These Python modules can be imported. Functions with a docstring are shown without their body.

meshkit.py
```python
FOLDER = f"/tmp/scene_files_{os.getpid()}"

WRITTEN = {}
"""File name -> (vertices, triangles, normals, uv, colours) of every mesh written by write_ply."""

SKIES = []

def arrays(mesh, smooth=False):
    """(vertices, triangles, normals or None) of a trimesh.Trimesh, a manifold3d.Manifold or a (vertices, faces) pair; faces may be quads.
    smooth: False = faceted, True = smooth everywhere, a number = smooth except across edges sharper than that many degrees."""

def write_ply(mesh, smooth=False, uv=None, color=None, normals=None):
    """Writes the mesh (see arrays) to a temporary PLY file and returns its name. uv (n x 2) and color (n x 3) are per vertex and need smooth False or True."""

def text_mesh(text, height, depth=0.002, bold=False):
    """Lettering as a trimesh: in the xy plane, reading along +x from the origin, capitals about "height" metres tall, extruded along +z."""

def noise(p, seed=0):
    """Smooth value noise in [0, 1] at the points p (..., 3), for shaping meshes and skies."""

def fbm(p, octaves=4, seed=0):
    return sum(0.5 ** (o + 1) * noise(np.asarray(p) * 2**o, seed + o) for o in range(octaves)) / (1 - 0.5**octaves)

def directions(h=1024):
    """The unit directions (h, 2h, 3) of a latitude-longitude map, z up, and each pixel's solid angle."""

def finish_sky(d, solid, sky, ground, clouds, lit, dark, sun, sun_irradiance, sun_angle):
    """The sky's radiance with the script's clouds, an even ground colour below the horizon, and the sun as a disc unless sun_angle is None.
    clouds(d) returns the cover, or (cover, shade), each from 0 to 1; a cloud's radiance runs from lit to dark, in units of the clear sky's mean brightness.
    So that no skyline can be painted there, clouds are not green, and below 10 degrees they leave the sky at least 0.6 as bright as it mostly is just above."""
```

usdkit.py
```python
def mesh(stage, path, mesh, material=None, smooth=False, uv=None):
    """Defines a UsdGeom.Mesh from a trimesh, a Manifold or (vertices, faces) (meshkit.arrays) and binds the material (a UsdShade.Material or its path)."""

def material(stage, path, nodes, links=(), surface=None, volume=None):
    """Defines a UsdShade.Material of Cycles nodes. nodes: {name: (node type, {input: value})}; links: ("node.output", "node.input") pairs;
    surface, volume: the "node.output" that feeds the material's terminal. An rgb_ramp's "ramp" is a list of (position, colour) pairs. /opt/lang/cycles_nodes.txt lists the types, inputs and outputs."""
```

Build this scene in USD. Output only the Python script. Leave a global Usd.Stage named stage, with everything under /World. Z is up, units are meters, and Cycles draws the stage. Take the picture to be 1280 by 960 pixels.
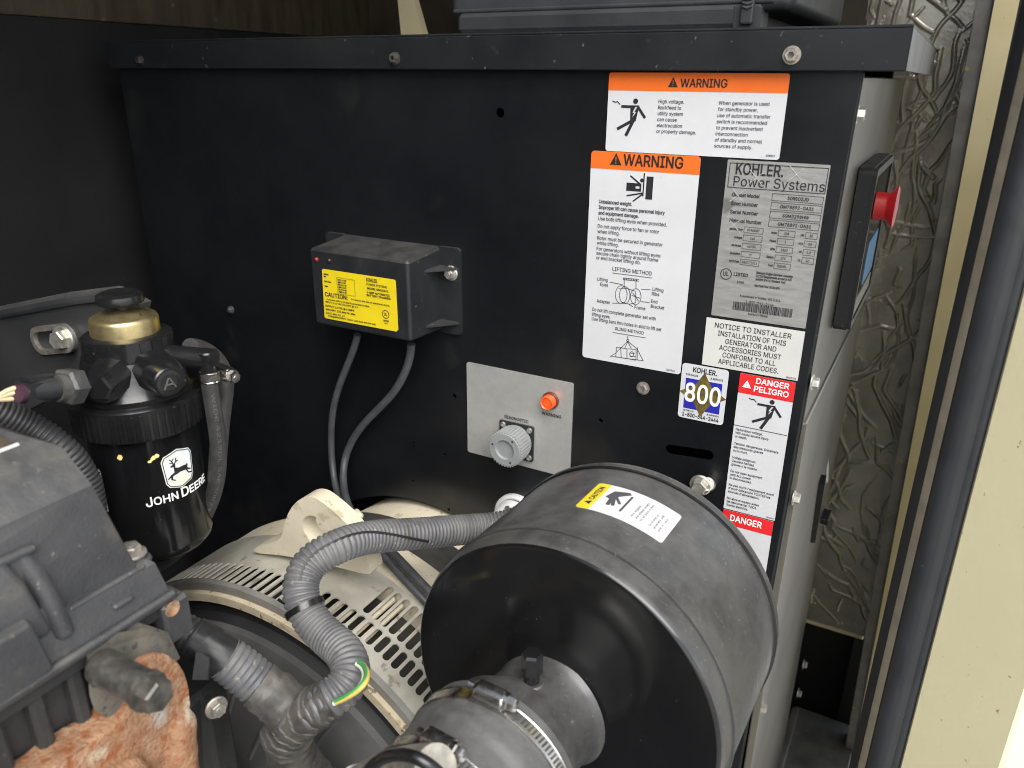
import math, random
import numpy as np, trimesh, manifold3d as m3, shapely
from shapely.geometry import Polygon, LineString, Point, box as sbox
from shapely.ops import unary_union
from shapely import affinity
from pxr import Usd, UsdGeom, UsdLux, UsdShade, Gf, Sdf
import usdkit, meshkit
random.seed(4); rng = np.random.default_rng(4)

stage = Usd.Stage.CreateInMemory()
UsdGeom.SetStageUpAxis(stage, UsdGeom.Tokens.z); UsdGeom.SetStageMetersPerUnit(stage, 1.0)
UsdGeom.Xform.Define(stage, '/World'); stage.SetDefaultPrim(stage.GetPrimAtPath('/World'))

# ------------------------------------------------------------------ camera, sky, sun, exposure
CAM = np.array([0., -.62, 1.4])
RC = np.array([[.87584405, .48251272, .00886973], [.18458323, -.31795555, -.92996414], [-.44589935, .81614076, -.36754323]])
FPX = 967.14
EXPOSURE = 1.72
SUN_DIR = np.array([.46, -.46, .76]); SUN_DIR /= np.linalg.norm(SUN_DIR)
SUN_I, SUN_ANGLE, SKY_S = 0.38, 50., 0.12
cam = UsdGeom.Camera.Define(stage, '/World/camera')
m = Gf.Matrix4d(1)
for i, r in enumerate((RC[0], -RC[1], -RC[2])): m.SetRow(i, Gf.Vec4d(*r, 0))
m.SetRow(3, Gf.Vec4d(*CAM, 1)); cam.AddTransformOp().Set(m)
cam.CreateHorizontalApertureAttr(36.0); cam.CreateVerticalApertureAttr(27.0)
cam.CreateFocalLengthAttr(36.0*FPX/1280)
cam.CreateFStopAttr(9.0); cam.CreateFocusDistanceAttr(.66)
cam.CreateClippingRangeAttr(Gf.Vec2f(.01, 200)); cam.CreateExposureAttr(EXPOSURE)

dome = UsdLux.DomeLight.Define(stage, '/World/sky')
dome.CreateIntensityAttr(1.0)
el, rot = math.asin(SUN_DIR[2]), math.atan2(SUN_DIR[0], SUN_DIR[1])
UsdGeom.Xform.Define(stage, '/World/Looks')
skym = usdkit.material(stage, '/World/Looks/sky_look', {'s': ('sky_texture', {'sky_type': 'single_scattering', 'sun_disc': False, 'sun_elevation': el, 'sun_rotation': rot}),
    'bw': ('rgb_to_bw', {}), 'cc': ('combine_color', {}), 'mx': ('mix', {'fac': .8}),
    'b': ('background_shader', {'strength': SKY_S})}, [('s.color', 'bw.color'), ('bw.val', 'cc.r'), ('bw.val', 'cc.g'), ('bw.val', 'cc.b'), ('s.color', 'mx.color1'), ('cc.color', 'mx.color2'), ('mx.color', 'b.color')], surface='b.background')
UsdShade.MaterialBindingAPI.Apply(dome.GetPrim()).Bind(skym)
dome.GetPrim().SetCustomDataByKey('kind', 'structure')
sun = UsdLux.DistantLight.Define(stage, '/World/sun')
sun.CreateIntensityAttr(SUN_I); sun.CreateAngleAttr(SUN_ANGLE); sun.CreateNormalizeAttr(True); sun.CreateColorAttr(Gf.Vec3f(1, .975, .94))
zz = SUN_DIR; xx = np.cross([0, 0, 1.], zz); xx /= np.linalg.norm(xx); yy = np.cross(zz, xx)
m = Gf.Matrix4d(1)
for i, r in enumerate((xx, yy, zz)): m.SetRow(i, Gf.Vec4d(*map(float, r), 0))
sun.AddTransformOp().Set(m)

# ------------------------------------------------------------------ helpers: points
def ray(px, py): return RC.T @ np.array([(px-640)/FPX, (py-480)/FPX, 1.])
def atY(px, py, y): d = ray(px, py); return CAM + d*(y-CAM[1])/d[1]
def atX(px, py, x): d = ray(px, py); return CAM + d*(x-CAM[0])/d[0]
def atZ(px, py, z): d = ray(px, py); return CAM + d*(z-CAM[2])/d[2]
def atH(px, py, dist): d = ray(px, py); return CAM + d*dist/math.hypot(d[0], d[1])

# ------------------------------------------------------------------ helpers: prims
USED = {}
ORIGIN = {}
def numbered(parent, name):
    k = (parent, name); n = USED.get(k, 0); USED[k] = n+1
    return f'{parent}/{name}' + (f'_{n:03d}' if n else '')
def tag(prim, label=None, cat=None, group=None, kind=None):
    for k, v in (('label', label), ('category', cat), ('group', group), ('kind', kind)):
        if v: prim.SetCustomDataByKey(k, v)
def thing(name, loc, label, cat, group=None, kind=None):
    p = numbered('/World', name); x = UsdGeom.Xform.Define(stage, p)
    loc = np.asarray(loc, float); x.AddTranslateOp().Set(Gf.Vec3d(*map(float, loc)))
    tag(x.GetPrim(), label, cat, group, kind); ORIGIN[p] = loc
    return p
def part(parent, name, mesh, material, smooth=30, label=None, kind=None):
    if isinstance(mesh, list): mesh = cat(*mesh)
    p = numbered(parent, name); o = ORIGIN.get(parent, np.zeros(3)); ORIGIN[p] = o
    v, f = tm(mesh)
    g = usdkit.mesh(stage, p, (v-o, f), '/World/Looks/'+material, smooth=smooth)
    tag(g.GetPrim(), label, None, None, kind)
    return p
def solo(name, mesh, material, label, catg, smooth=30, group=None, kind=None):
    if isinstance(mesh, list): mesh = cat(*mesh)
    p = numbered('/World', name); v, f = tm(mesh); ORIGIN[p] = np.zeros(3)
    g = usdkit.mesh(stage, p, (v, f), '/World/Looks/'+material, smooth=smooth); tag(g.GetPrim(), label, catg, group, kind)
    return p
def tm(mesh):
    if hasattr(mesh, 'to_mesh'): q = mesh.to_mesh(); return np.array(q.vert_properties[:, :3], float), np.array(q.tri_verts, int)
    if isinstance(mesh, tuple):
        v, f = np.asarray(mesh[0], float), np.asarray(mesh[1], int)
        if f.shape[1] == 4: f = np.vstack([f[:, [0, 1, 2]], f[:, [0, 2, 3]]])
        return v, f
    return np.array(mesh.vertices), np.array(mesh.faces)
def cat(*ms):
    V, F, n = [], [], 0
    for q in ms:
        v, f = tm(q); V.append(v); F.append(f+n); n += len(v)
    return np.vstack(V), np.vstack(F)

# ------------------------------------------------------------------ helpers: shapes
def man(mesh):
    v, f = tm(mesh); t = trimesh.Trimesh(v, f, process=True)
    return m3.Manifold(m3.Mesh(np.asarray(t.vertices, np.float32), np.asarray(t.faces, np.uint32)))
def hull(pts): return m3.Manifold.hull_points(np.asarray(pts, float))
def bx(x0, x1, y0, y1, z0, z1, c=.001):
    P = []
    for a in (0, 1):
        for b in (0, 1):
            for d in (0, 1):
                p = np.array([(x0, x1)[a], (y0, y1)[b], (z0, z1)[d]], float); s = np.array([1-2*a, 1-2*b, 1-2*d])*c
                if c <= 0: P.append(p)
                else:
                    for k in range(3): q = p+s; q[k] = p[k]; P.append(q)
    return hull(P)
def rhull(pts, r, n=10):
    """hull of spheres"""
    s = trimesh.creation.uv_sphere(1.0, count=[max(5, n//2), n]).vertices
    pts = np.atleast_2d(pts); rr = np.broadcast_to(r, (len(pts),))
    return hull(np.vstack([p + s*q for p, q in zip(pts, rr)]))
def frame_of(d):
    d = np.asarray(d, float); d = d/np.linalg.norm(d)
    a = np.array([0, 0, 1.]) if abs(d[2]) < .9 else np.array([1., 0, 0])
    u = np.cross(a, d); u /= np.linalg.norm(u); return u, np.cross(d, u), d
def lathe(profile, o, d, n=48, a0=0, a1=None):
    """profile [(r,h)] about axis d from o; closed revolve unless a1"""
    u, v, w = frame_of(d); pr = np.asarray(profile, float); full = a1 is None
    ang = np.linspace(0, 2*np.pi, n, endpoint=False) if full else np.linspace(a0, a1, n)
    c, s = np.cos(ang), np.sin(ang)
    P = np.asarray(o) + pr[:, None, 0:1]*(c[None, :, None]*u + s[None, :, None]*v) + pr[:, None, 1:2]*w
    k = len(pr); F = []
    i, j = np.meshgrid(np.arange(k-1), np.arange(n if full else n-1), indexing='ij'); j2 = (j+1) % n
    F = np.stack([i*n+j, i*n+j2, (i+1)*n+j2, (i+1)*n+j], -1).reshape(-1, 4)
    return tm((P.reshape(-1, 3), F))
def cyl(p0, p1, r0, r1=None, n=24, c=0):
    p0, p1 = np.asarray(p0, float), np.asarray(p1, float); L = np.linalg.norm(p1-p0); r1 = r0 if r1 is None else r1
    pr = [(0, 0), (r0-c, 0), (r0, c), (r1, L-c), (r1-c, L), (0, L)] if c else [(0, 0), (r0, 0), (r1, L), (0, L)]
    return lathe(pr, p0, p1-p0, n)
def spline(pts, n):
    from scipy.interpolate import CubicSpline
    p = np.asarray(pts, float); t = np.r_[0, np.cumsum(np.linalg.norm(np.diff(p, axis=0), axis=1)**.6)]
    cs = CubicSpline(t, p); q = cs(np.linspace(0, t[-1], n*4))
    s = np.r_[0, np.cumsum(np.linalg.norm(np.diff(q, axis=0), axis=1))]
    return np.stack([np.interp(np.linspace(0, s[-1], n), s, q[:, k]) for k in range(3)], 1), s[-1]
def sweep(p, radii, sides=20, cap=True, squash=None):
    p = np.asarray(p, float); k = len(p); t = np.gradient(p, axis=0); t /= np.linalg.norm(t, axis=1, keepdims=True)
    u = frame_of(t[0])[0]; U = []
    for q in t:
        u = u - q*np.dot(u, q); u /= np.linalg.norm(u); U.append(u)
    U = np.array(U); W = np.cross(t, U); a = np.arange(sides)*2*np.pi/sides
    rr = np.asarray(radii, float)
    rr = np.broadcast_to(rr if rr.ndim == 2 else np.broadcast_to(rr, (k,))[:, None], (k, sides))
    V = p[:, None] + rr[..., None]*(np.cos(a)[None, :, None]*U[:, None] + np.sin(a)[None, :, None]*W[:, None])
    i, j = np.meshgrid(np.arange(k-1), np.arange(sides), indexing='ij'); j2 = (j+1) % sides
    F = np.stack([i*sides+j, i*sides+j2, (i+1)*sides+j2, (i+1)*sides+j], -1).reshape(-1, 4)
    V = V.reshape(-1, 3); T = np.vstack([F[:, [0, 1, 2]], F[:, [0, 2, 3]]])
    if cap:
        n = len(V); V = np.vstack([V, p[:1], p[-1:]]); jj = np.arange(sides)
        T = np.vstack([T, np.stack([np.full(sides, n), (jj+1) % sides, jj], 1), np.stack([np.full(sides, n+1), (k-1)*sides+jj, (k-1)*sides+(jj+1) % sides], 1)])
    return V, T
def tube(pts, r, n=60, sides=16): q, L = spline(pts, n); return sweep(q, r, sides)
def conduit(pts, r, pitch=.0036, depth=.0011, sides=26, taper=None):
    _, L = spline(pts, 20); nr = int(L/pitch); q, L = spline(pts, nr*6+1)
    ph = np.arange(nr*6+1) % 6
    prof = np.array([1., 1., .85, 0., 0., .85])[ph]
    wob = meshkit.noise(q*90)*.0006-.0003
    rad = r - depth*(1-prof) + wob
    return sweep(q, rad, sides)
def ext(poly, a, b, plane='xz'):
    """extrude a shapely polygon. xz: poly in (x,z), thickness from y=a (near, smaller) to y=b. yz: (y,z) -> x a..b. xy: z a..b"""
    geoms = [g for g in getattr(poly, 'geoms', [poly]) if g.area > 1e-12]
    out = []
    for g in geoms:
        t = trimesh.creation.extrude_polygon(g, b-a, engine='earcut'); v, f = np.array(t.vertices), np.array(t.faces)
        if plane == 'xz': v = np.stack([v[:, 0], b-v[:, 2], v[:, 1]], 1)
        elif plane == 'yz': v = np.stack([a+v[:, 2], v[:, 0], v[:, 1]], 1)
        else: v = np.stack([v[:, 0], v[:, 1], a+v[:, 2]], 1)
        out.append((v, f))
    return cat(*out)
def rrect(x0, z0, x1, z1, r):
    return sbox(x0+r, z0+r, x1-r, z1-r).buffer(r, quad_segs=6)
def hexbolt(p, d, r=.007, h=.005, washer=True, n=6, dome=True):
    u, v, w = frame_of(d); p = np.asarray(p, float); ms = []
    z0 = 0
    if washer: ms.append(lathe([(0, 0), (r*1.42, 0), (r*1.42, r*.16), (r*1.25, r*.28), (0, r*.28)], p, d, 28)); z0 = r*.26
    a = np.arange(6)*np.pi/3+.3
    P = [p + u*np.cos(t)*r*q + v*np.sin(t)*r*q + w*(z0+hh) for t in a for q, hh in ((1, -.0002), (1, h*.8), (.88, h))]
    ms.append(hull(P))
    ms.append(lathe([(0, 0), (r*.5, 0), (r*.42, .0003), (0, .0003)], p+w*(z0+h-.0001), d, 16))
    return cat(*ms)
def sockbolt(p, d, r=.007, h=.005):
    u, v, w = frame_of(d); p = np.asarray(p, float)
    a = np.arange(6)*np.pi/3
    hx = m3.Manifold.hull_points(np.array([p + u*np.cos(t)*r*q + v*np.sin(t)*r*q + w*hh for t in a for q, hh in ((1, 0), (1, h*.8), (.86, h))]))
    hole = hull(np.array([p + u*np.cos(t)*r*.5 + v*np.sin(t)*r*.5 + w*hh for t in a for hh in (h*.3, h*1.2)]))
    return cat(lathe([(0, 0), (r*1.3, 0), (r*1.3, r*.2), (0, r*.2)], p, d, 26), hx - hole)

# lettering
_tc = {}
def tmesh(s, bold=False):
    k = (s, bold)
    if k not in _tc:
        t = meshkit.text_mesh(s, 1.0, .02, bold); _tc[k] = (np.array(t.vertices), np.array(t.faces))
    return _tc[k]
def text(s, x, z, h, w=None, bold=False, y=0., align='l', depth=.00025, wf=.94):
    """lettering on a plane facing -y, in (x,z)"""
    v, f = tmesh(s, bold); v = v.copy(); x0, x1 = v[:, 0].min(), v[:, 0].max()
    sx = w/(x1-x0) if w else h*wf
    X = (v[:, 0]-x0)*sx; W = (x1-x0)*sx
    X += {'l': 0, 'c': -W/2, 'r': -W}[align]
    return np.stack([x+X, y-v[:, 2]/.02*depth, z+v[:, 1]*h], 1), f
def stroke(pts, w, cap='round'):
    return LineString(pts).buffer(w/2, cap_style=cap, quad_segs=4)

# ------------------------------------------------------------------ materials
def mat(name, c1, c2=None, rough=.5, rough2=None, metal=0., scale=20., bump=0., bscale=200., spec=.5, coat=0., specks=None, wear=None, stretch=None, detail=4., sdet=2., swid=.05, wave=0., wscale=4., dust=None):
    n = {'g': ('geometry', {}), 'p': ('principled_bsdf', {'metallic': metal, 'roughness': rough, 'specular_ior_level': spec, 'coat_weight': coat, 'coat_roughness': .12})}
    L = []; vec = 'g.position'
    if stretch: n['mp'] = ('mapping', {'scale': stretch}); L.append((vec, 'mp.vector')); vec = 'mp.vector'
    c2 = c1 if c2 is None else c2
    n['nz'] = ('noise_texture', {'scale': scale, 'detail': detail, 'roughness': .6}); L.append((vec, 'nz.vector'))
    n['rp'] = ('rgb_ramp', {'ramp': [(.32, c1), (.68, c2)]}); L.append(('nz.fac', 'rp.fac'))
    col = 'rp.color'
    if specks:   # (scale, threshold, colour): small flecks of dust or chips
        for i, (ss, th, sc) in enumerate(specks):
            n[f'v{i}'] = ('noise_texture', {'scale': ss, 'detail': sdet, 'roughness': .55}); L.append(('g.position', f'v{i}.vector'))
            n[f'm{i}'] = ('map_range', {'from_min': th, 'from_max': th+swid, 'clamp': True}); L.append((f'v{i}.fac', f'm{i}.value'))
            n[f'x{i}'] = ('mix', {'color2': sc}); L += [(f'm{i}.result', f'x{i}.fac'), (col, f'x{i}.color1')]; col = f'x{i}.color'
    if dust:     # dust that has settled on faces turned up: (colour, amount)
        n['sx'] = ('separate_xyz', {}); n['dm'] = ('map_range', {'from_min': .15, 'from_max': .95, 'to_min': 0., 'to_max': 1., 'clamp': True})
        n['dn'] = ('noise_texture', {'scale': 45., 'detail': 9., 'roughness': .68}); n['dr'] = ('map_range', {'from_min': .36, 'from_max': .64, 'to_min': .08, 'to_max': dust[1], 'clamp': True})
        n['dx'] = ('math', {'math_type': 'multiply'}); n['dc'] = ('mix', {'color2': dust[0]})
        L += [('g.normal', 'sx.vector'), ('sx.z', 'dm.value'), ('g.position', 'dn.vector'), ('dn.fac', 'dr.value'), ('dm.result', 'dx.value1'), ('dr.result', 'dx.value2'), ('dx.value', 'dc.fac'), (col, 'dc.color1')]; col = 'dc.color'
    L.append((col, 'p.base_color'))
    if rough2 is not None:
        n['rr'] = ('map_range', {'from_min': .3, 'from_max': .7, 'to_min': rough, 'to_max': rough2, 'clamp': True}); L += [('nz.fac', 'rr.value'), ('rr.result', 'p.roughness')]
    if bump:
        n['bn'] = ('noise_texture', {'scale': bscale, 'detail': 3.}); n['bp'] = ('bump', {'strength': 1., 'distance': bump})
        L += [('g.position', 'bn.vector'), ('bn.fac', 'bp.height'), ('bp.normal', 'p.normal')]
        if wave:
            n['wn'] = ('noise_texture', {'scale': wscale, 'detail': 1.}); n['wp'] = ('bump', {'strength': 1., 'distance': wave})
            L += [('g.position', 'wn.vector'), ('wn.fac', 'wp.height'), ('wp.normal', 'bp.normal')]
    usdkit.material(stage, '/World/Looks/'+name, n, L, surface='p.BSDF')

DUST = (.17, .16, .14)
mat('panel_black', (.0030, .0034, .0042), (.0050, .0055, .0065), .24, .40, spec=.5, scale=6, bump=.00006, bscale=1400, detail=7, sdet=5., wave=.0035, wscale=3.5, specks=[(230, .70, (.06, .058, .052)), (48, .70, (.016, .016, .0155)), (9, .60, (.0085, .0085, .0085))])
mat('cover_black', (.006, .0068, .008), (.010, .011, .0125), .36, .5, spec=.4, scale=14, bump=.00005, bscale=1400, detail=7, sdet=4., wave=.001, wscale=8., specks=[(200, .68, (.08, .077, .07)), (40, .66, (.02, .02, .019))])
mat('side_grey', (.075, .070, .055), (.10, .093, .073), .30, .38, scale=6, bump=.00004, bscale=1500, spec=.8, specks=[(240, .74, (.16, .15, .13))])
mat('black_plastic', (.0075, .008, .009), (.012, .0125, .0135), .42, .58, scale=30, bump=.00008, bscale=1600, sdet=4., dust=((.10, .096, .088), .36), specks=[(190, .68, (.07, .066, .06)), (30, .64, (.018, .0175, .017))])
mat('gloss_black', (.005, .005, .0055), (.008, .008, .008), .16, .3, scale=24, bump=.00003, bscale=500, specks=[(240, .73, (.10, .09, .08))])
mat('can_black', (.004, .004, .0045), (.006, .006, .006), .10, .2, scale=18, specks=[(300, .75, (.12, .11, .09))])
mat('screen_black', (.004, .004, .005), rough=.12)
mat('white_vinyl', (.55, .55, .56), (.505, .505, .51), .38, .5, scale=22, detail=7, sdet=4., wave=.0004, wscale=25., specks=[(210, .71, (.33, .31, .28)), (14, .62, (.53, .525, .50))])
mat('white_paper', (.55, .55, .515), (.50, .50, .465), .45, scale=22, detail=7, sdet=4., wave=.0004, wscale=25., specks=[(210, .72, (.35, .33, .29)), (14, .62, (.52, .51, .46))])
mat('orange_print', (.70, .135, .016), (.66, .12, .015), .38, scale=30)
mat('red_print', (.66, .020, .022), (.60, .018, .02), .38, scale=30)
mat('yellow_print', (.66, .51, .012), (.60, .455, .012), .4, scale=30)
mat('ink', (.012, .012, .014), rough=.5)
mat('ink_grey', (.05, .05, .055), rough=.5)
mat('white_print', (.78, .78, .76), rough=.4)
mat('blue_print', (.016, .018, .28), (.02, .022, .32), .4, scale=30)
mat('gold_print', (.30, .22, .05), (.12, .09, .03), .3, metal=.5, scale=160)
mat('plate_metal', (.33, .325, .31), (.42, .41, .39), .38, .5, metal=.55, scale=60, bump=.00003, bscale=900, sdet=4., specks=[(170, .69, (.5, .48, .43)), (30, .62, (.21, .205, .19))], stretch=(1, 1, 6))
mat('plate_silver', (.50, .50, .48), (.55, .545, .515), .26, .38, metal=.6, scale=30, bump=.00002, bscale=900, sdet=4., wave=.0016, wscale=16., specks=[(240, .72, (.28, .27, .25))])
mat('scratch', (.62, .61, .57), (.30, .29, .28), .5, scale=700)
mat('zinc', (.46, .44, .38), (.62, .60, .54), .30, .5, metal=.85, scale=120, bump=.00005, bscale=500)
mat('zinc_dull', (.24, .22, .19), (.42, .39, .33), .4, .6, metal=.75, scale=140, bump=.00008, bscale=500)
mat('steel_dark', (.05, .045, .04), (.13, .12, .105), .4, .6, metal=.6, scale=140, bump=.0001, bscale=500)
mat('stainless', (.46, .45, .42), (.60, .58, .55), .16, .30, metal=1., scale=90, bump=.00004, bscale=400)
mat('brass', (.46, .36, .17), (.56, .46, .25), .26, .40, metal=.95, scale=60, bump=.00003, bscale=300, specks=[(120, .70, (.25, .18, .08))])
mat('canister', (.020, .0205, .021), (.034, .0335, .0325), .25, .42, scale=34, bump=.00004, bscale=700, detail=10, sdet=3., swid=.06, dust=((.135, .13, .122), .42), specks=[(230, .67, (.09, .087, .082)), (560, .67, (.16, .155, .145)), (18, .60, (.04, .038, .035))])
mat('canister_lid', (.0036, .0036, .0040), (.006, .0058, .0055), .07, .20, scale=10, bump=.00003, bscale=160, detail=6, sdet=4., wave=.0012, wscale=14., specks=[(300, .71, (.09, .085, .08)), (12, .60, (.009, .0085, .008))])
mat('rubber_hose', (.034, .034, .0355), (.062, .061, .060), .40, .58, scale=50, bump=.00016, bscale=200, stretch=(1, 3, 1), detail=8, sdet=4., dust=((.14, .135, .125), .5), specks=[(150, .68, (.09, .088, .083))])
mat('rubber_black', (.016, .0165, .018), (.026, .027, .028), .55, .7, scale=40)
mat('fuel_hose', (.018, .018, .018), (.036, .034, .033), .55, .72, scale=120, bump=.0002, bscale=800)
mat('cable_grey', (.035, .036, .039), (.055, .056, .059), .42, .6, scale=80, bump=.00005, bscale=800)
mat('conduit_grey', (.072, .072, .077), (.135, .131, .127), .40, .6, scale=45, detail=8, sdet=5., specks=[(160, .64, (.22, .205, .17)), (34, .60, (.075, .072, .068))], bump=.00005, bscale=700)
mat('conduit_dark', (.020, .020, .022), (.04, .04, .041), .42, .6, scale=55, specks=[(160, .70, (.09, .085, .08))])
mat('tape', (.028, .027, .026), (.095, .086, .073), .40, .62, scale=60, bump=.0004, bscale=130, detail=6)
mat('tape_black', (.010, .010, .010), (.02, .02, .02), .42, .6, scale=60, bump=.0002, bscale=130)
mat('cream_paint', (.52, .465, .345), (.60, .54, .41), .40, .55, scale=24, bump=.0003, bscale=130, detail=8, sdet=5., specks=[(120, .64, (.36, .29, .18)), (40, .62, (.42, .36, .25)), (300, .69, (.12, .09, .06))])
mat('cream_rim', (.44, .37, .25), (.58, .50, .36), .5, .65, scale=60, bump=.0003, bscale=240, detail=9, sdet=5., specks=[(150, .60, (.18, .13, .07)), (40, .6, (.34, .27, .17))])
mat('cream_door', (.64, .575, .36), (.69, .62, .40), .42, .55, scale=8, bump=.0001, bscale=300, detail=7, sdet=3., specks=[(190, .70, (.26, .19, .10)), (7, .60, (.62, .55, .34))])
mat('cream_frame', (.66, .57, .34), (.72, .63, .40), .42, .55, scale=16, specks=[(110, .72, (.35, .24, .10))])
mat('galvanised', (.38, .36, .305), (.52, .495, .42), .40, .56, metal=.3, scale=40, bump=.00008, bscale=400, detail=8, sdet=5., specks=[(60, .62, (.26, .235, .185)), (240, .68, (.60, .56, .46))])
mat('galvanised_edge', (.20, .195, .175), (.28, .27, .245), .5, .6, metal=.3, scale=40)
mat('stator_dark', (.012, .012, .012), (.05, .045, .035), .6, scale=30)
mat('bellhousing', (.010, .010, .011), (.016, .016, .016), .55, .7, scale=30, specks=[(200, .72, (.07, .065, .06))])
mat('casting_grey', (.050, .050, .050), (.085, .083, .080), .5, .65, scale=18, bump=.0001, bscale=500, specks=[(220, .72, (.10, .095, .09))])
mat('engine_cover', (.024, .0245, .0265), (.043, .043, .0445), .40, .58, scale=22, bump=.00028, bscale=520, detail=10, sdet=5., dust=((.13, .125, .115), .5), specks=[(210, .67, (.12, .115, .10)), (26, .60, (.05, .047, .042))])
mat('casting_arm', (.026, .0265, .0275), (.042, .042, .043), .38, .52, scale=18, bump=.00008, bscale=500, dust=((.12, .115, .105), .5), specks=[(220, .73, (.10, .095, .09))])
mat('engine_black', (.010, .010, .011), (.026, .0255, .025), .5, .65, scale=20, bump=.0003, bscale=300, specks=[(160, .70, (.07, .065, .055))])
mat('dirty_casting', (.032, .030, .026), (.115, .10, .077), .6, .75, scale=34, bump=.0006, bscale=260, detail=12, sdet=7., specks=[(60, .58, (.19, .165, .12)), (140, .6, (.03, .027, .022))])
mat('rust', (.19, .085, .038), (.32, .185, .105), .68, .86, scale=60, bump=.0014, bscale=380, detail=12, sdet=9., swid=.10, specks=[(46, .54, (.40, .33, .235)), (150, .55, (.22, .075, .026)), (28, .60, (.30, .27, .23)), (520, .60, (.07, .032, .016))])
mat('foam_black', (.009, .009, .0095), (.014, .0138, .0138), .6, .8, spec=.3, scale=10, bump=.0003, bscale=500, specks=[(120, .79, (.20, .19, .17))])
mat('brown_board', (.030, .022, .013), (.075, .056, .034), .5, .7, scale=16, bump=.0003, bscale=200, stretch=(1, 4, .6), detail=8, specks=[(40, .70, (.13, .11, .075))])
mat('foil', (.27, .252, .21), (.36, .335, .28), .18, .28, metal=.45, scale=14, bump=.0002, bscale=160, sdet=4., specks=[(60, .66, (.20, .17, .13))])
mat('floor_plate', (.07, .072, .075), (.14, .14, .137), .4, .6, scale=28, bump=.0002, bscale=200, detail=8, specks=[(170, .68, (.20, .19, .17))])
mat('void_black', (.006, .0065, .007), (.010, .0105, .011), .5, .7, scale=10)
mat('concrete', (.36, .35, .33), (.46, .45, .42), .85, scale=5, bump=.001, bscale=60, detail=8)
mat('seal_grey', (.013, .0145, .017), (.020, .022, .025), .42, .58, scale=20, sdet=4., specks=[(200, .70, (.10, .095, .085))], bump=.0003, bscale=120)
mat('seal_tan', (.20, .17, .12), (.28, .24, .17), .6, scale=60)
mat('post_grey', (.12, .12, .115), (.20, .195, .185), .5, .6, scale=40, specks=[(90, .68, (.30, .2, .1))])
mat('red_plastic', (.72, .028, .030), (.68, .025, .028), .34, scale=30)
mat('lamp_orange', (.80, .115, .02), (.70, .07, .012), .28, scale=300)
mat('lamp_rim', (.10, .022, .015), rough=.4)
mat('led_red', (.22, .015, .015), rough=.15)
mat('led_dark', (.03, .012, .012), rough=.12)
mat('cap_grey', (.20, .215, .215), (.25, .26, .255), .5, scale=60)
mat('fitting_grey', (.55, .56, .55), (.62, .62, .60), .42, scale=60, specks=[(150, .72, (.3, .29, .26))])
mat('wire_blue', (.02, .16, .42), rough=.4)
mat('wire_green', (.04, .20, .06), (.05, .26, .07), rough=.5, scale=90)
mat('wire_yellow', (.46, .35, .07), (.54, .42, .10), rough=.5, scale=90)
mat('wire_white', (.72, .68, .58), rough=.45)
mat('wire_tan', (.55, .42, .24), rough=.45)
mat('wire_purple', (.05, .02, .035), rough=.45)
mat('case_black', (.014, .0152, .0172), (.022, .0235, .026), .45, .6, scale=20, bump=.0001, bscale=800)
mat('badge_pearl', (.62, .67, .70), (.72, .70, .55), .28, scale=45)
mat('hose_print', (.075, .072, .066), rough=.6)
mat('paint_chip', (.78, .62, .22), rough=.5)
mat('paint_teal', (.05, .52, .40), rough=.5)
mat('screen_blue', (.05, .28, .62), rough=.3)
mat('screen_grey', (.30, .31, .28), rough=.3)

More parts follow.
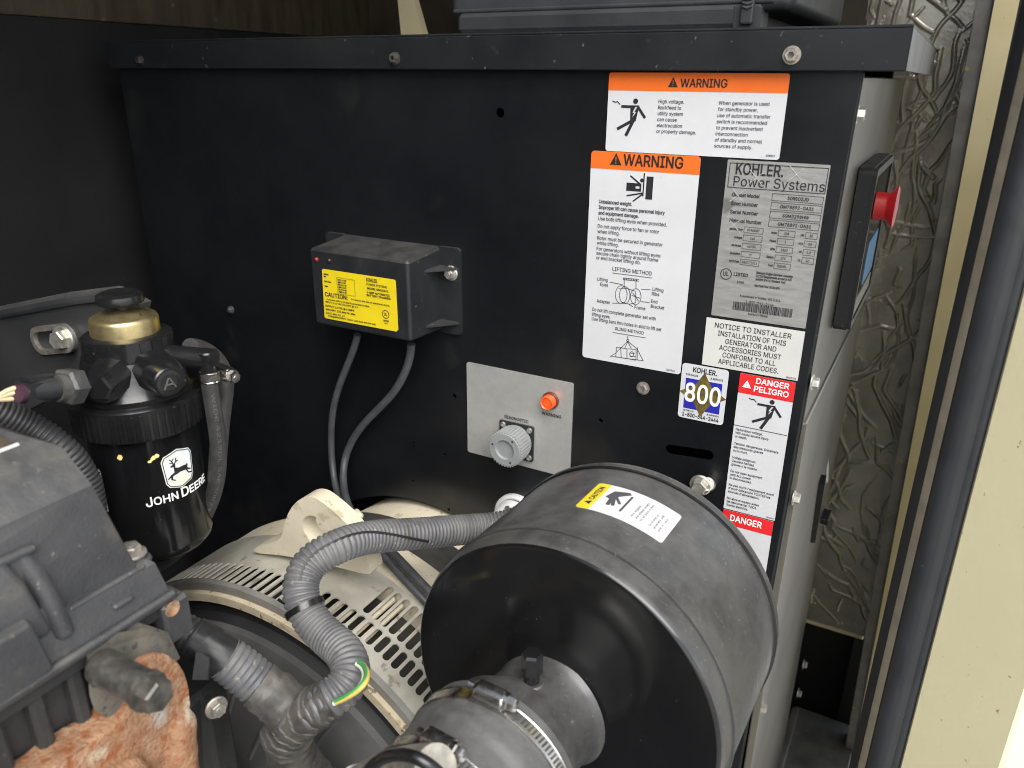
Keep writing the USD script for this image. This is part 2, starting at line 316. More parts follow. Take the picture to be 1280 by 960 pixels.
# ------------------------------------------------------------------ setting: ground, enclosure shell
def flat(x0, x1, y0, y1, z): return np.array([(x0, y0, z), (x1, y0, z), (x1, y1, z), (x0, y1, z)]), np.array([[0, 1, 2, 3]])
solo('ground', flat(-30, 30, -30, 30, 0.), 'concrete', None, None, False, kind='structure')
XL = -.93                                       # far side wall of the enclosure
solo('enclosure_floor', bx(XL-.02, .035, -1.9, .60, .26, .30), 'void_black', None, None, kind='structure')
solo('enclosure_roof', [bx(XL-.02, -.44, -1.92, .62, 1.74, 1.76), bx(-.4395, .07, .0, .62, 1.74, 1.76)], 'brown_board', None, None, kind='structure')
solo('enclosure_wall', bx(XL-.02, XL, -1.9, .60, .30, 1.47, .002), 'foam_black', None, None, kind='structure')
solo('upper_wall', bx(XL-.018, XL+.006, -1.9, .60, 1.460, 1.739, .002), 'brown_board', None, None, kind='structure')
solo('front_wall', bx(XL, .035, -1.92, -1.90, .30, 1.739), 'foam_black', None, None, kind='structure')
YE = .55                                        # end wall plane
solo('end_wall', [bx(XL, .045, YE+.05, YE+.07, .30, 1.739), bx(.002, .03, YE+.004, YE+.05, .30, .562)], 'void_black', None, None, kind='structure')
solo('wall_edge', bx(-.30, .016, YE-.004, YE+.004, .557, .569, .002), 'cream_frame', 'cream steel ledge along the lower edge of crinkled insulation', 'ledge')

# crinkled foil insulation on the end wall
def foil(x0, x1, z0, z1, step, ridged=True):
    nx, nz = int((x1-x0)/step)+1, int((z1-z0)/step)+1
    X, Z = np.meshgrid(np.linspace(x0, x1, nx), np.linspace(z0, z1, nz), indexing='ij')
    H = (meshkit.fbm(np.stack([X*9, Z*6, X*0], -1), 3)-.5)*.008
    if ridged:
        r2 = np.random.default_rng(11); acc = np.zeros_like(X)
        starts = []
        for ir in range(11):
            for ic in range(13):
                starts.append((x0+.006+ic*.0122+r2.normal(0, .0028), z0+.10+ir*.112+r2.uniform(-.045, .045), 0))
        for k in range(70): starts.append((r2.uniform(x0, x1), r2.uniform(z0, z1), 1))
        for k, (xc, zc, short) in enumerate(starts):
            f = (zc-z0)/(z1-z0); L = r2.uniform(.07, .15)
            if f > .5: a = r2.normal(0, .10)
            elif f > .22: a = r2.normal(.05, .38)
            else: a = r2.normal(.85, .28); L *= .6
            if short: a += r2.choice([-1, 1])*r2.uniform(.5, 1.3); L *= .28
            n = max(6, int(L/.004)); p = [(xc, zc)]
            for i in range(n):
                a2 = a + .16*math.sin(i*.35+k); a += r2.normal(0, .05)
                if r2.random() < .06: a += r2.normal(0, .6)
                p.append((p[-1][0]+math.sin(a2)*.004, p[-1][1]-math.cos(a2)*.004))
            p = np.array(p); w = r2.uniform(.0016, .0034); h = w*r2.uniform(.32, .72)
            lo, hi = p.min(0)-.01, p.max(0)+.01
            i0, i1 = np.clip(((np.array([lo[0], hi[0]])-x0)/step).astype(int), 0, nx); j0, j1 = np.clip(((np.array([lo[1], hi[1]])-z0)/step).astype(int), 0, nz)
            if i1-i0 < 2 or j1-j0 < 2: continue
            sx, sz = X[i0:i1, j0:j1], Z[i0:i1, j0:j1]; dm = np.full(sx.shape, 9.); fade = np.zeros(sx.shape)
            for q in range(len(p)-1):
                A, B = p[q], p[q+1]; d = B-A; t = np.clip(((sx-A[0])*d[0]+(sz-A[1])*d[1])/(d@d), 0, 1)
                dd = np.hypot(sx-A[0]-t*d[0], sz-A[1]-t*d[1]); u = (q+.5)/(len(p)-1)
                fade = np.where(dd < dm, min(1, 5*min(u, 1-u)+.2), fade); dm = np.minimum(dm, dd)
            acc[i0:i1, j0:j1] = np.maximum(acc[i0:i1, j0:j1], h*fade*np.sqrt(np.maximum(0, 1-(dm/w)**2)))
        H = H + acc
    V = np.stack([X, YE-.006-H, Z], -1).reshape(-1, 3)
    i, j = np.meshgrid(np.arange(nx-1), np.arange(nz-1), indexing='ij')
    F = np.stack([i*nz+j, (i+1)*nz+j, (i+1)*nz+j+1, i*nz+j+1], -1).reshape(-1, 4)
    return V, F
t = thing('insulation_blanket', (-.4, YE, .57), 'dark foil faced insulation blanket with crinkled surface on the end wall', 'insulation')
part(t, 'facing', foil(-.13, .022, .566, 1.735, .00085), 'foil', True)
part(t, 'facing_edge', foil(-.92, -.128, .566, 1.735, .02, False), 'brown_board', True)
part(t, 'blanket_core', bx(-.92, .024, YE+.012, YE+.049, .566, 1.737), 'foam_black')

# door post: bent steel strip standing at the far side of the door opening
def strip(pa, pb, ya, yb, mt, parent, name, zlo=.25, zhi=1.738, sm=30):
    """vertical strip between the lines through photo points measured at depth ya: [(x at z)...]"""
    (xa0, xa1), (xb0, xb1) = pa, pb
    pts = [(xa0, ya, zhi), (xb0, ya, zhi), (xa1, ya, zlo), (xb1, ya, zlo), (xa0, yb, zhi), (xb0, yb, zhi), (xa1, yb, zlo), (xb1, yb, zlo)]
    return part(parent, name, hull(pts), mt, sm)
def lean(xt, xb, z1=1.331, z0=.37):
    """x of a slightly leaning upright, given at two heights, taken to the top and the bottom"""
    k = (xt-xb)/(z1-z0); return xt+k*(1.738-z1), xb-k*(z0-.25)
t = thing('door_post', (.02, .5, .25), 'cream and grey steel door post beside the crinkled insulation', 'door post')
strip(lean(-.0050, .0235), lean(.0116, .0365), .497, .53, 'post_grey', t, 'inner_flange')
strip(lean(.0118, .0368), lean(.0342, .0470), .492, .535, 'cream_frame', t, 'outer_flange')
part(t, 'weld', rhull([atY(1113, 760, .492)], .004), 'cream_frame')

# hinged door leaf, edge towards the opening, with its rubber seal
t = thing('door_leaf', (.06, -.06, .25), 'cream steel door leaf with thick black rubber seal, standing open at the right', 'door')
def upright(poly, mt, name, z0=.25, z1=1.80, sm=40): return part(t, name, ext(Polygon(poly), z0, z1, 'xy'), mt, sm)
upright([(.0180, -.040), (.0238, -.052), (.0242, -.02), (.019, -.02)], 'rubber_black', 'edge_strip')
upright([(.0240, -.050), (.0290, -.056), (.0300, -.02), (.0242, -.02)], 'seal_tan', 'seal_lip')
c = Point(.0405, -.048).buffer(.0122, quad_segs=8); c2 = Point(.0490, -.052).buffer(.0066, quad_segs=8)
part(t, 'seal', ext(unary_union([c, c2]), .25, 1.80, 'xy'), 'seal_grey', 40)
upright([(.0525, -.056), (.0535, -.060), (.1065, -.098), (.1100, -.097), (.1120, -.093), (.55, .55), (.50, .56)], 'cream_door', 'door_skin')

# floor plate at the foot of the end wall, and the duct opening above it
t = thing('skid_plate', (0, .3, .36), 'dusty grey steel skid plate on the floor below the end wall opening', 'floor plate')
zp = .378
part(t, 'plate', bx(-.066, .034, -.3, YE+.003, zp-.02, zp, .002), 'floor_plate')
part(t, 'edge_angle', bx(-.0695, -.0575, -.05, YE-.02, zp+.0006, zp+.016, .002), 'floor_plate')
for px, py in ((1003, 830), (996, 866)):
    part(t, 'bolt', hexbolt(atX(px, py, -.0655)+np.array([.001, 0, 0]), (1, 0, 0), .006, .005), 'zinc')

# cream steel brace behind the cabinet top
q = [atY(*p, .3)[[0, 2]] for p in ((503, -40), (517, 0), (534, 60), (503, 60), (497, 0), (493, -40))]
solo('steel_brace', ext(Polygon(q), .30, .312), 'cream_frame', 'tapered cream steel brace standing behind the black cabinet top', 'brace')

# ------------------------------------------------------------------ control cabinet
XR = -.0660; PB = .55                            # side plane, bottom of the front panel
cab = thing('control_cabinet', (-.45, .2, PB), 'large black sheet metal generator control cabinet covered in warning labels', 'control cabinet')
def P(px, py): p = atY(px, py, 0.); return np.array([p[0], p[2]])
def crop(ox, oy, s): return lambda a, b: P(ox+a*s, oy+b*s)
pan = Polygon([(-.855, PB), (-.855, 1.4335), (-.0655, 1.4335), (-.0715, 1.1), (-.078, PB)])
arch = Point(-.452, .755).buffer(.2005, quad_segs=40)
arch = unary_union([arch, sbox(-.452-.2005, PB-.1, -.452+.2005, .755)])
slot = LineString([P(838, 562), P(885, 569)]).buffer(.0048)
holes = [Point(P(625, 141)).buffer(.0042)] + [Point(P(x, y)).buffer(r) for x, y, r in ((568, 495, .0024), (751, 526, .0022), (556, 568, .0018), (517, 553, .0014), (517, 558, .0012), (516, 601, .0014), (432, 505, .0012), (429, 535, .0012), (561, 637, .0018))]
pan = pan.difference(unary_union([arch, slot]+holes))
part(cab, 'front_panel', ext(pan, 0., .002), 'panel_black', False)
part(cab, 'corner_bend', rhull([(-.0672, .0028, 1.405), (-.0712, .0028, 1.10), (-.0795, .0028, PB)], .0027, 12), 'cover_black', 40)
# top cover with its lip hanging in front and on the right side
zt, zl = P(1139, 35.0)[1], 1.4065
xo = atY(1142, 36, -.006)[0]
part(cab, 'top_cover', [bx(-.861, xo, -.0075, -.0045, zl, zt, .0008), bx(-.861, xo, -.0072, .50, zt-.0005, zt+.002, .001),
     ext(Polygon([(-.0072, zl+.0005), (-.0072, zt), (.10, zt), (.42, zt), (.42, zl+.0005)]), xo-.0025, xo, 'yz')], 'cover_black', 30)
part(cab, 'side_cover', bx(XR-.006, XR-.002, .006, .47, 1.135, 1.4035, .001), 'side_grey')
part(cab, 'side_cover', bx(XR-.0115, XR-.0065, .003, .4185, 1.1405, 1.4005, .0005), 'side_grey')
part(cab, 'side_door', bx(XR-.006, XR+.0008, .004, .42, zp+.018, 1.1385, .0012), 'side_grey', label='lower side door of the cabinet with a latch handle')
part(cab, 'rear_panel', bx(-.85, XR-.012, .43, .435, PB, 1.43), 'cover_black')
part(cab, 'left_panel', bx(-.855, -.852, .0025, .43, PB, 1.43), 'cover_black')
for px, py, k in ((176, 75, .0036), (494, 73, .0042), (990, 69, .0048)):
    p = atY(px, py, -.0075); part(cab, 'cover_bolt', sockbolt(p, (0, -1, 0), k, .005), 'steel_dark' if px < 900 else 'zinc_dull')
for px, py, k in ((804, 485, .0046), ):
    part(cab, 'panel_bolt', sockbolt(atY(px, py, 0), (0, -1, 0), k, .004), 'zinc_dull')
part(cab, 'panel_bolt', cat(cyl(atY(886, 606, 0), atY(884, 605, -.012), .006), hexbolt(atY(876, 606, -.012), (0, -1, 0), .0068, .006)), 'zinc')
part(cab, 'panel_bolt', hexbolt(atY(289, 387, 0), (0, -1, 0), .0034, .003), 'steel_dark')
for px, py in ((1071, 143), (1015, 478), (992, 622)):
    p = atX(px, py, XR); part(cab, 'side_bolt', hexbolt(p+np.array([-.0004, 0, 0]), (1, 0, 0), .0048, .0045), 'zinc')
p = atX(951, 884, XR); part(cab, 'side_bolt', hexbolt(p, (1, 0, 0), .0048, .0045), 'zinc_dull')
# latch of the side door
la, lb = atX(1022, 606, XR), atX(1012, 678, XR)
lt = part(cab, 'latch', hull([la+(0, 0, 0), la+(.007, .003, .002), lb+(0, 0, 0), lb+(.006, .002, 0), la+(0, .02, .004), la+(.006, .02, .004), lb+(0, .014, 0), lb+(.005, .014, 0)]), 'cover_black', 25)
lp = atX(1027, 652, XR+.004)
part(lt, 'handle', bx(lp[0]-.002, lp[0]+.008, lp[1], lp[1]+.03, lp[2]-.004, lp[2]+.004, .001), 'cover_black')
lq = atX(1036, 572, XR+.001)
part(lt, 'striker', hull([lq, lq+(0, -.012, -.026), lq+(0, .01, -.032), lq+(.004, 0, -.03), lq+(.004, -.008, -.03)]), 'white_vinyl', 20)
# controller box on the side with the red stop button
XF = -.0525; by0, by1, bz0, bz1 = .1025, .272, 1.192, 1.3335
o = rrect(by0, bz0, by1, bz1, .006); inn = rrect(by0+.008, bz0+.008, by1-.008, bz1-.008, .004)
db = part(cab, 'display_box', [ext(o, XR-.001, XF-.0035, 'yz'), ext(o.buffer(-.0012), XF-.0036, XF-.002, 'yz'), ext(o.buffer(-.0012).difference(inn), XF-.0021, XF, 'yz')], 'black_plastic', 30)
part(db, 'bezel_face', ext(inn, XF-.0021, XF-.0012, 'yz'), 'screen_black', False)
part(db, 'screen', ext(rrect(.16, 1.222, .25, 1.262, .002), XF-.0013, XF-.0008, 'yz'), 'screen_blue', False)
part(db, 'keypad', ext(rrect(.115, 1.203, .25, 1.217, .001), XF-.0013, XF-.0007, 'yz'), 'screen_grey', False)
sb = atX(1094, 257, XF-.0005); hb = atY(1122, 257, sb[1])
L = hb[0]-sb[0]; r = .0132
part(db, 'stop_button', lathe([(0, 0), (r*.92, 0), (r*.88, L*.45), (r*.9, L*.55), (r*1.34, L*.86), (r*1.38, L*.93), (r*1.15, L*.985), (0, L*1.04)], sb, (1, 0, 0), 36), 'red_plastic', 35, label='red mushroom emergency stop button')

# ---- labels on the front panel. Each one: sheet, bands, lettering and pictures printed on it
TH = .0004
def sheet(parent, name, poly, mt, label): return part(parent, name, ext(poly, -TH, -.00005), mt, False, label=label)
def band(parent, poly, mt, name='header_band', d=.00018): return part(parent, name, ext(poly, -TH-d, -TH+.0001), mt, False)
class Ink:
    def __init__(s, y=-TH-.00002): s.m, s.y = [], y
    def t(s, txt, p, h, w=None, bold=False, align='l', wf=.94): s.m.append(text(txt, p[0], p[1], h, w, bold, s.y, align, wf=wf)); return s
    def lines(s, rows, p, pitch, h, bold=False, align='l', wf=.94):
        for i, r in enumerate(rows):
            if r: s.t(r, (p[0], p[1]-i*pitch), h, None, bold, align, wf)
        return s
    def s(self, *a): return self
    def poly(s, g): s.m.append(ext(g, s.y-.00022, s.y)); return s
    def put(s, parent, name='lettering', mt='ink'): return part(parent, name, cat(*s.m), mt, False)
def tri(cx, z0, h):
    w = h*1.08; T = Polygon([(cx-w/2, z0), (cx+w/2, z0), (cx, z0+h)])
    ex = unary_union([Polygon([(cx-h*.055, z0+h*.70), (cx+h*.055, z0+h*.70), (cx+h*.03, z0+h*.30), (cx-h*.03, z0+h*.30)]), Point(cx, z0+h*.17).buffer(h*.06)])
    return T.difference(ex)
def shock(cx, cz, s, bolt=True):
    """falling figure struck through the chest; s = height"""
    q = lambda a, b: (cx+a*s, cz+b*s)
    g = [Point(q(.10, .42)).buffer(.075*s), stroke([q(-.33, .27), q(.02, .27)], .075*s, 'flat'), Polygon([q(-.05, .31), q(.22, .31), q(.14, -.13), q(-.03, -.13)]),
         stroke([q(.18, .27), q(.42, -.03)], .075*s, 'flat'), stroke([q(.06, -.10), q(-.42, -.36)], .085*s, 'flat'), stroke([q(.08, -.08), q(-.14, -.54)], .095*s, 'flat'),
         stroke([q(-.60, .41), q(-.52, .38), q(-.46, .40), q(-.38, .33)], .028*s)]
    z = Polygon([q(.10, .27), q(.02, .10), q(.07, .10), q(.0, -.06), q(.15, .13), q(.09, .13), q(.17, .27)])
    g = unary_union(g); return g.difference(z.buffer(-.004*s)) if bolt else g

# 1. wide warning label, top right
def lab(x0, z0, x1, z1, r): return rrect(x0, z0, x1, z1, r)
x0, x1, z1, z0 = -.2528, -.1136, 1.4050, 1.3450
w1 = sheet(cab, 'warning_label', lab(x0, z0, x1, z1, .0022), 'white_vinyl', 'wide white warning label with orange header and struck figure')
zb = P(870, 114.6)[1]
full = lab(x0, z0, x1, z1, .0022)
band(w1, full.intersection(sbox(x0, zb, x1, z1)), 'orange_print')
f2 = crop(720, 80, .21875); k = Ink(-TH-.0002)
k.t('WARNING', f2(597, 131), .0058, f2(865, 131)[0]-f2(597, 131)[0], True); a = f2(555, 132); k.poly(tri(a[0], a[1], .0072))
k.put(w1, 'header_lettering')
k = Ink(); k.poly(shock(*f2(318, 300), .0275)); k.put(w1, 'pictogram')
k = Ink(); pt = .00442
k.lines(['High voltage.', 'Backfeed to', 'utility system', 'can cause', 'electrocution', 'or property damage.'], f2(473, 223), pt, .0026)
k.lines(['When generator is used', 'for standby power,', 'use of automatic transfer', 'switch is recommended', 'to prevent inadvertent', 'interconnection', 'of standby and normal', 'sources of supply.'], f2(816, 232), pt, .0026)
k.t('258812', f2(1085, 528), .0014); k.put(w1)

# 2. tall warning label
x0, x1, z1, z0 = -.2652, -.1726, 1.3446, 1.1625
full = lab(x0, z0, x1, z1, .003)
w2 = sheet(cab, 'warning_label', full, 'white_vinyl', 'tall white warning label with orange header and lifting drawings')
f3 = crop(720, 180, .3125); zb = .5*(f3(70, 95)[1]+f3(497, 125)[1])
band(w2, full.intersection(sbox(x0, zb, x1, z1)), 'orange_print')
k = Ink(-TH-.0002); a, b = f3(190, 88), f3(428, 104); zw = zb+.0040; k.t('WARNING', (a[0], zw), .0086, b[0]-a[0], True); c = f3(160, 85); k.poly(tri(c[0], zw-.0003, .0094)); k.put(w2, 'header_lettering')
k = Ink(); o = f3(247, 174); s_ = .0142
q = lambda a, b: (o[0]+a*s_, o[1]+b*s_)
cargo = Polygon([q(-.68, -.22), q(.22, -.22), q(.22, .24), q(-.68, .24)]).difference(Polygon([q(-.12, -.06), q(.12, -.06), q(.12, .08), q(-.12, .08)]))
k.poly(unary_union([cargo, sbox(*q(.52, -.62), *q(.92, .66)), stroke([q(.36, -.45), q(.36, .80)], .07*s_), Point(q(.24, .42)).buffer(.11*s_), stroke([q(.18, .18), q(-.45, .62)], .085*s_),
     stroke([q(.30, -.30), q(-.6, -.50)], .085*s_), stroke([q(.34, -.34), q(-.20, -.78)], .085*s_)])); k.put(w2, 'pictogram')
k = Ink(); hh = .0030; pt = .0047
k.lines(['Unbalanced weight.', 'Improper lift can cause personal injury', 'and equipment damage.'], f3(93, 236), pt, .0029, True, wf=.80)
y_ = [303, 333, 355, 381, 401, 424, 442, 460]
for r_, yy_ in zip(['Use both lifting eyes when provided.', 'Do not apply force to fan or rotor', 'when lifting.', 'Rotor must be secured in generator', 'while lifting.', 'For generators without lifting eyes:', 'secure chain tightly around frame', 'or end bracket lifting rib.'], y_):
    k.t(r_, (f3(93, 236)[0], f3(85, yy_)[1]), hh, None, False, 'l', .86)
k.t('LIFTING METHOD', f3(147, 506), .0034, f3(304, 520)[0]-f3(147, 506)[0]); a = f3(146, 514); b = f3(305, 528); k.poly(sbox(a[0], a[1]-.0004, b[0], a[1]))
for s_, p in (('Lifting', (87, 545)), ('Eyes', (98, 566)), ('Lifting', (307, 586)), ('Ribs', (304, 604)), ('Adapter', (84, 632)), ('Frame', (235, 658)), ('End', (301, 634)), ('Bracket', (300, 654))): k.t(s_, f3(*p), .0029, None, False, 'l', .86)
for r_, yy_ in (('Do not lift complete generator set with', 666), ('lifting eyes.', 686), ('Use lifting bars thru holes in skid to lift set', 704)): k.t(r_, (f3(66, 666)[0], f3(65, yy_)[1]), hh, None, False, 'l', .80)
k.t('SLING METHOD', f3(157, 743), .0028, f3(272, 760)[0]-f3(157, 743)[0]); a = f3(148, 752); b = f3(280, 770); k.poly(sbox(a[0], a[1]-.0004, b[0], a[1]))
k.t('347561', f3(362, 905), .0016); k.put(w2)
k = Ink(); lw = .00042
def ell(c, rx, rz, w=lw): e = affinity.scale(Point(0, 0).buffer(1, quad_segs=10), rx, rz); e = affinity.translate(e, *c); return e.difference(e.buffer(-w))
S = lambda *pts: stroke([f3(*p) for p in pts], lw)
c0, c1 = f3(182, 602), f3(240, 610)
k.poly(unary_union([ell(c0, .0056, .0082), ell(c1, .0050, .0072), ell(f3(196, 604), .005, .0078), S((172, 578), (205, 577), (238, 588)), S((185, 632), (215, 640), (240, 634)), S((225, 605), (256, 616)), S((240, 590), (240, 632)), S((228, 595), (252, 628)),
   S((137, 552), (188, 562)), S((298, 582), (262, 580)), S((295, 633), (260, 630)), S((147, 636), (178, 636)), S((228, 650), (212, 640)), S((194, 538), (194, 572)), S((241, 545), (241, 578)), S((190, 535), (252, 541)), S((190, 542), (252, 548))] + [S((190+i*10, 535+i), (195+i*10, 542+i)) for i in range(6)]))
k.put(w2, 'lifting_drawing'); k = Ink()
k.poly(unary_union([S((208, 768), (208, 782)), ell(f3(208, 785), .0012, .0012), S((208, 788), (160, 835), (137, 850)), S((208, 788), (245, 818), (270, 866)), S((163, 812), (205, 818), (205, 858), (160, 850), (163, 812)), S((210, 818), (242, 822), (240, 864), (208, 858)), S((140, 848), (268, 866)), S((215, 835), (235, 838)), S((216, 848), (238, 850)), S((248, 812), (246, 862)), S((180, 812), (182, 852)), S((208, 790), (196, 816)), S((208, 790), (222, 816)), ell(f3(224, 840), .002, .0026)]))
k.put(w2, 'sling_drawing')

# 3. metal name plate
x0, x1, z1, z0 = -.1515, -.0770, 1.3435, 1.2195
npn = sheet(cab, 'name_plate', lab(x0, z0, x1, z1, .0008), 'plate_metal', 'grey metal rating plate with engraved boxes, barcode and scratches')
f4 = crop(870, 190, .2604); k = Ink()
a, b = f4(165, 45), f4(642, 70); c = f4(162, 170)
fr = sbox(a[0], c[1], x1-.0008, z1-.0022); k.poly(fr.difference(fr.buffer(-.0005)))
def wid(f, p, q): return f(*q)[0]-f(*p)[0]
k.t('KOHLER.', (f4(190, 105)[0], f4(300, 112)[1]), .0083, wid(f4, (190, 105), (418, 115)), True)
k.t('Power Systems', (f4(180, 155)[0], f4(400, 176)[1]), .0072, wid(f4, (180, 155), (617, 188)))
xl = f4(172, 207)[0]; zr = f4(172, 209)[1]; pr = .00655
for i, (a_, b_) in enumerate((('Genset Model', '50REOZJD'), ('Spec Number', 'GM78892-GA31'), ('Serial Number', 'SGM3298HW'), ('Material Number', 'GM78892-GA31'))):
    z_ = zr-i*pr; k.t(a_, (xl+.0004, z_-.0004), .0027, None, True, wf=.86)
    bxx = sbox(f4(366, 215)[0], z_-.0014, x1-.0012, z_+.0040); k.poly(bxx.difference(bxx.buffer(-.0003))); k.t(b_, ((f4(366, 215)[0]+x1)/2, z_), .0024, None, True, 'c', .9)
cols = ((f4(160, 360)[0], f4(232, 365)[0], f4(325, 370)[0]), (f4(350, 380)[0], f4(396, 385)[0], f4(478, 385)[0]), (f4(497, 392)[0], f4(527, 392)[0], x1-.0015))
tx = ((('Standby Duty', 'STANDBY'), ('Voltage', '240'), ('Alt Model', '4Q7BX'), ('Insulation', 'H'), ('MFG Date', '05/07/2014')), (('Amps', '208'), ('Phase', '1'), ('RPM', '1800'), ('Battery', '12V'), ('Fuel', 'DIESEL')), (('kW', '50'), ('kVA', '50'), ('PF', '1.0'), ('Hz', '60')))
zc = f4(232, 378)[1]
for (xa, xb, xc), rows in zip(cols, tx):
    for i, (a_, b_) in enumerate(rows):
        z_ = zc-i*.00635; k.t(a_, (xb-.0008, z_), .0017, None, True, 'r', .72); bb = sbox(xb, z_-.0014, xc, z_+.0033); k.poly(bb.difference(bb.buffer(-.00025))); k.t(b_, ((xb+xc)/2, z_), .0019, None, False, 'c', .78)
c = f4(145, 585); k.poly(ell(c, .0046, .0046, .0006)); k.t('UL', (c[0], c[1]-.0014), .0034, None, True, 'c', .8)
k.t('LISTED', f4(182, 592), .0026, None, True, wf=.9); k.t('59BR', f4(197, 628), .0018)
k.lines(['Stationary Engine Generator Assembly', 'UL2200 Requirements are met at 40C', 'Ambient (Per UL Standard Text)', '', 'Max Fuel Flow: 00.00 GPH'], f4(290, 583), .0026, .0018, True, wf=.62)
k.t('Assembled in Kohler, WI U.S.A.', ((x0+x1)/2, f4(320, 708)[1]), .0019, None, False, 'c', .84); k.t('1-800-544-2444', ((x0+x1)/2, f4(320, 733)[1]), .0020, None, False, 'c', .9)
ba, bb = f4(175, 768), f4(458, 795); xx_ = ba[0]
while xx_ < bb[0]:
    w_ = random.choice((.0003, .0003, .0005, .0008)); k.poly(sbox(xx_, bb[1], xx_+w_, bb[1]+.0070)); xx_ += w_+random.choice((.0003, .0004, .0006))
k.t('SGM32798HW', ((x0+x1)/2, bb[1]-.0026), .0017, None, False, 'c'); k.put(npn)
k = Ink(-TH-.0001)
for c, s_ in ((f4(290, 125), .0058), (f4(482, 108), .0058), (f4(200, 208), .0056), (f4(180, 350), .0058)):
    k.poly(unary_union([stroke([(c[0]-s_, c[1]-s_*.9), (c[0]+s_, c[1]+s_*.9)], .00034), stroke([(c[0]-s_*.9, c[1]+s_), (c[0]+s_, c[1]-s_)], .00034)]))
k.put(npn, 'scratch_marks', 'scratch')

# 4. notice to installer
x0, x1, z1, z0 = -.1550, -.0768, 1.2170, 1.1755
nt = sheet(cab, 'notice_label', lab(x0, z0, x1, z1, .0004), 'white_paper', 'plain cream white notice label to installers in black capitals')
f5 = crop(840, 390, .2707); k = Ink(); cxn = (x0+x1)/2
for i, (s_, w_) in enumerate((('NOTICE TO INSTALLER', .0610), ('INSTALLATION OF THIS', .0545), ('GENERATOR AND', .0410), ('ACCESSORIES MUST', .0500), ('CONFORM TO ALL', .0430), ('APPLICABLE CODES.', .0490))):
    k.t(s_, (cxn-(.001 if i == 0 else .001), z1-.0075-i*.00605-(.0004 if i else 0)), .0042, w_, False, 'c')
k.t('GM69231', (x1-.0012, z0+.001), .0013, None, False, 'r'); k.put(nt)

# 5. blue 800 sticker
x0, x1, z1, z0 = -.1715, -.1315, 1.1740, 1.1235
st = sheet(cab, 'service_sticker', lab(x0, z0, x1, z1, .003), 'white_vinyl', 'small white sticker with blue square and large 800')
cx_, cz_ = (x0+x1)/2, (z0+z1)/2
sq = sbox(cx_-.0158, cz_-.0158, cx_+.0158, cz_+.0122); part(st, 'blue_square', ext(sq, -TH-.00014, -TH+.0001), 'blue_print', False)
star = Polygon([(cx_+.0205*math.cos(t_)*(1 if i % 2 == 0 else .52), cz_-.001+.0205*math.sin(t_)*(1 if i % 2 == 0 else .52)) for i, t_ in enumerate(np.arange(8)*np.pi/4)])
part(st, 'gold_star', ext(star, -TH-.00022, -TH+.0001), 'gold_print', False)
k = Ink(-TH-.0002); k.t('800', (cx_, cz_-.0085), .0165, .0310, True, 'c'); k.put(st, 'number', 'white_print')
k = Ink(); k.t('KOHLER.', (cx_, z1-.0066), .0044, .0205, True, 'c'); k.t('FOR SALES', (x0+.004, z1-.0105), .0016, .0105); k.t('& SERVICE', (x1-.004, z1-.0105), .0016, .0105, False, 'r')
k.t('IN THE U.S.', (x0+.0045, z0+.0068), .0015, .0095); k.t('& CANADA', (x1-.004, z0+.0068), .0015, .0105, False, 'r'); k.t('1-800-544-2444', (cx_, z0+.0020), .0034, .0320, True, 'c'); k.put(st)

# 6. danger label in three languages
x0, x1, z1, z0 = -.1222, -.0778, 1.1738, 1.0450
full = lab(x0, z0, x1, z1, .0006)
dl = sheet(cab, 'danger_label', full, 'white_vinyl', 'tall white danger label with red header and struck figure')
f6 = f5; zb = .5*(f6(310, 372)[1]+f6(560, 416)[1])
band(dl, full.intersection(sbox(x0, zb, x1, z1)), 'red_print')
k = Ink(-TH-.00022); a = f6(388, 328); b = f6(540, 357); zc = (a[1]+b[1])/2
k.t('DANGER', (a[0], zc), .0048, b[0]-a[0], True); a = f6(378, 362); b = f6(537, 396); k.t('PELIGRO', (a[0], (a[1]+b[1])/2), .0048, b[0]-a[0], True); c = f6(345, 345); k.poly(tri(c[0], c[1]-.0006, .0066)); k.put(dl, 'header_lettering', 'white_print')
k = Ink(); k.poly(shock(*f6(440, 470), .0265)); k.put(dl, 'pictogram')
zl_ = .5*(f6(288, 520)[1]+f6(530, 572)[1])
k = Ink(); k.poly(sbox(x0, zl_, x1-.0006, zl_+.0005))
rows = ['Hazardous voltage.', 'Will cause severe injury', 'or death.', '', 'Tension dangereuse. Entrainera', 'des blessures graves', 'ou la mort.', '', 'Voltaje peligroso.', 'Causara heridas', 'graves o la muerte.', '', 'Do not open equipment', 'until ALL power', 'is disconnected.', '', "Ne pas ouvrir l'equipement avant", "d'avoir debranche TOUTES les", "sources d'alimentation.", '', 'No abra el equipo antes', 'de desconectar TODA', 'fuente electrica.']
k.lines(rows, (x0+.0022, zl_-.0042), .00335, .0021, False, wf=.86); k.t('296179', (x1-.001, z0+.0012), .0013, None, False, 'r'); k.put(dl)

# 7. second danger label below it
x0, x1, z1, z0 = -.1222, -.0785, 1.0440, .93
full = lab(x0, z0, x1, z1, .0006)
d2 = sheet(cab, 'danger_label', full, 'white_vinyl', 'white danger label with red header, half hidden by the black canister')
band(d2, full.intersection(sbox(x0, 1.0295, x1, z1)), 'red_print')
k = Ink(-TH-.00022); k.t('DANGER', (-.1015, 1.0345), .0060, .0275, True, 'c'); k.put(d2, 'header_lettering', 'white_print')

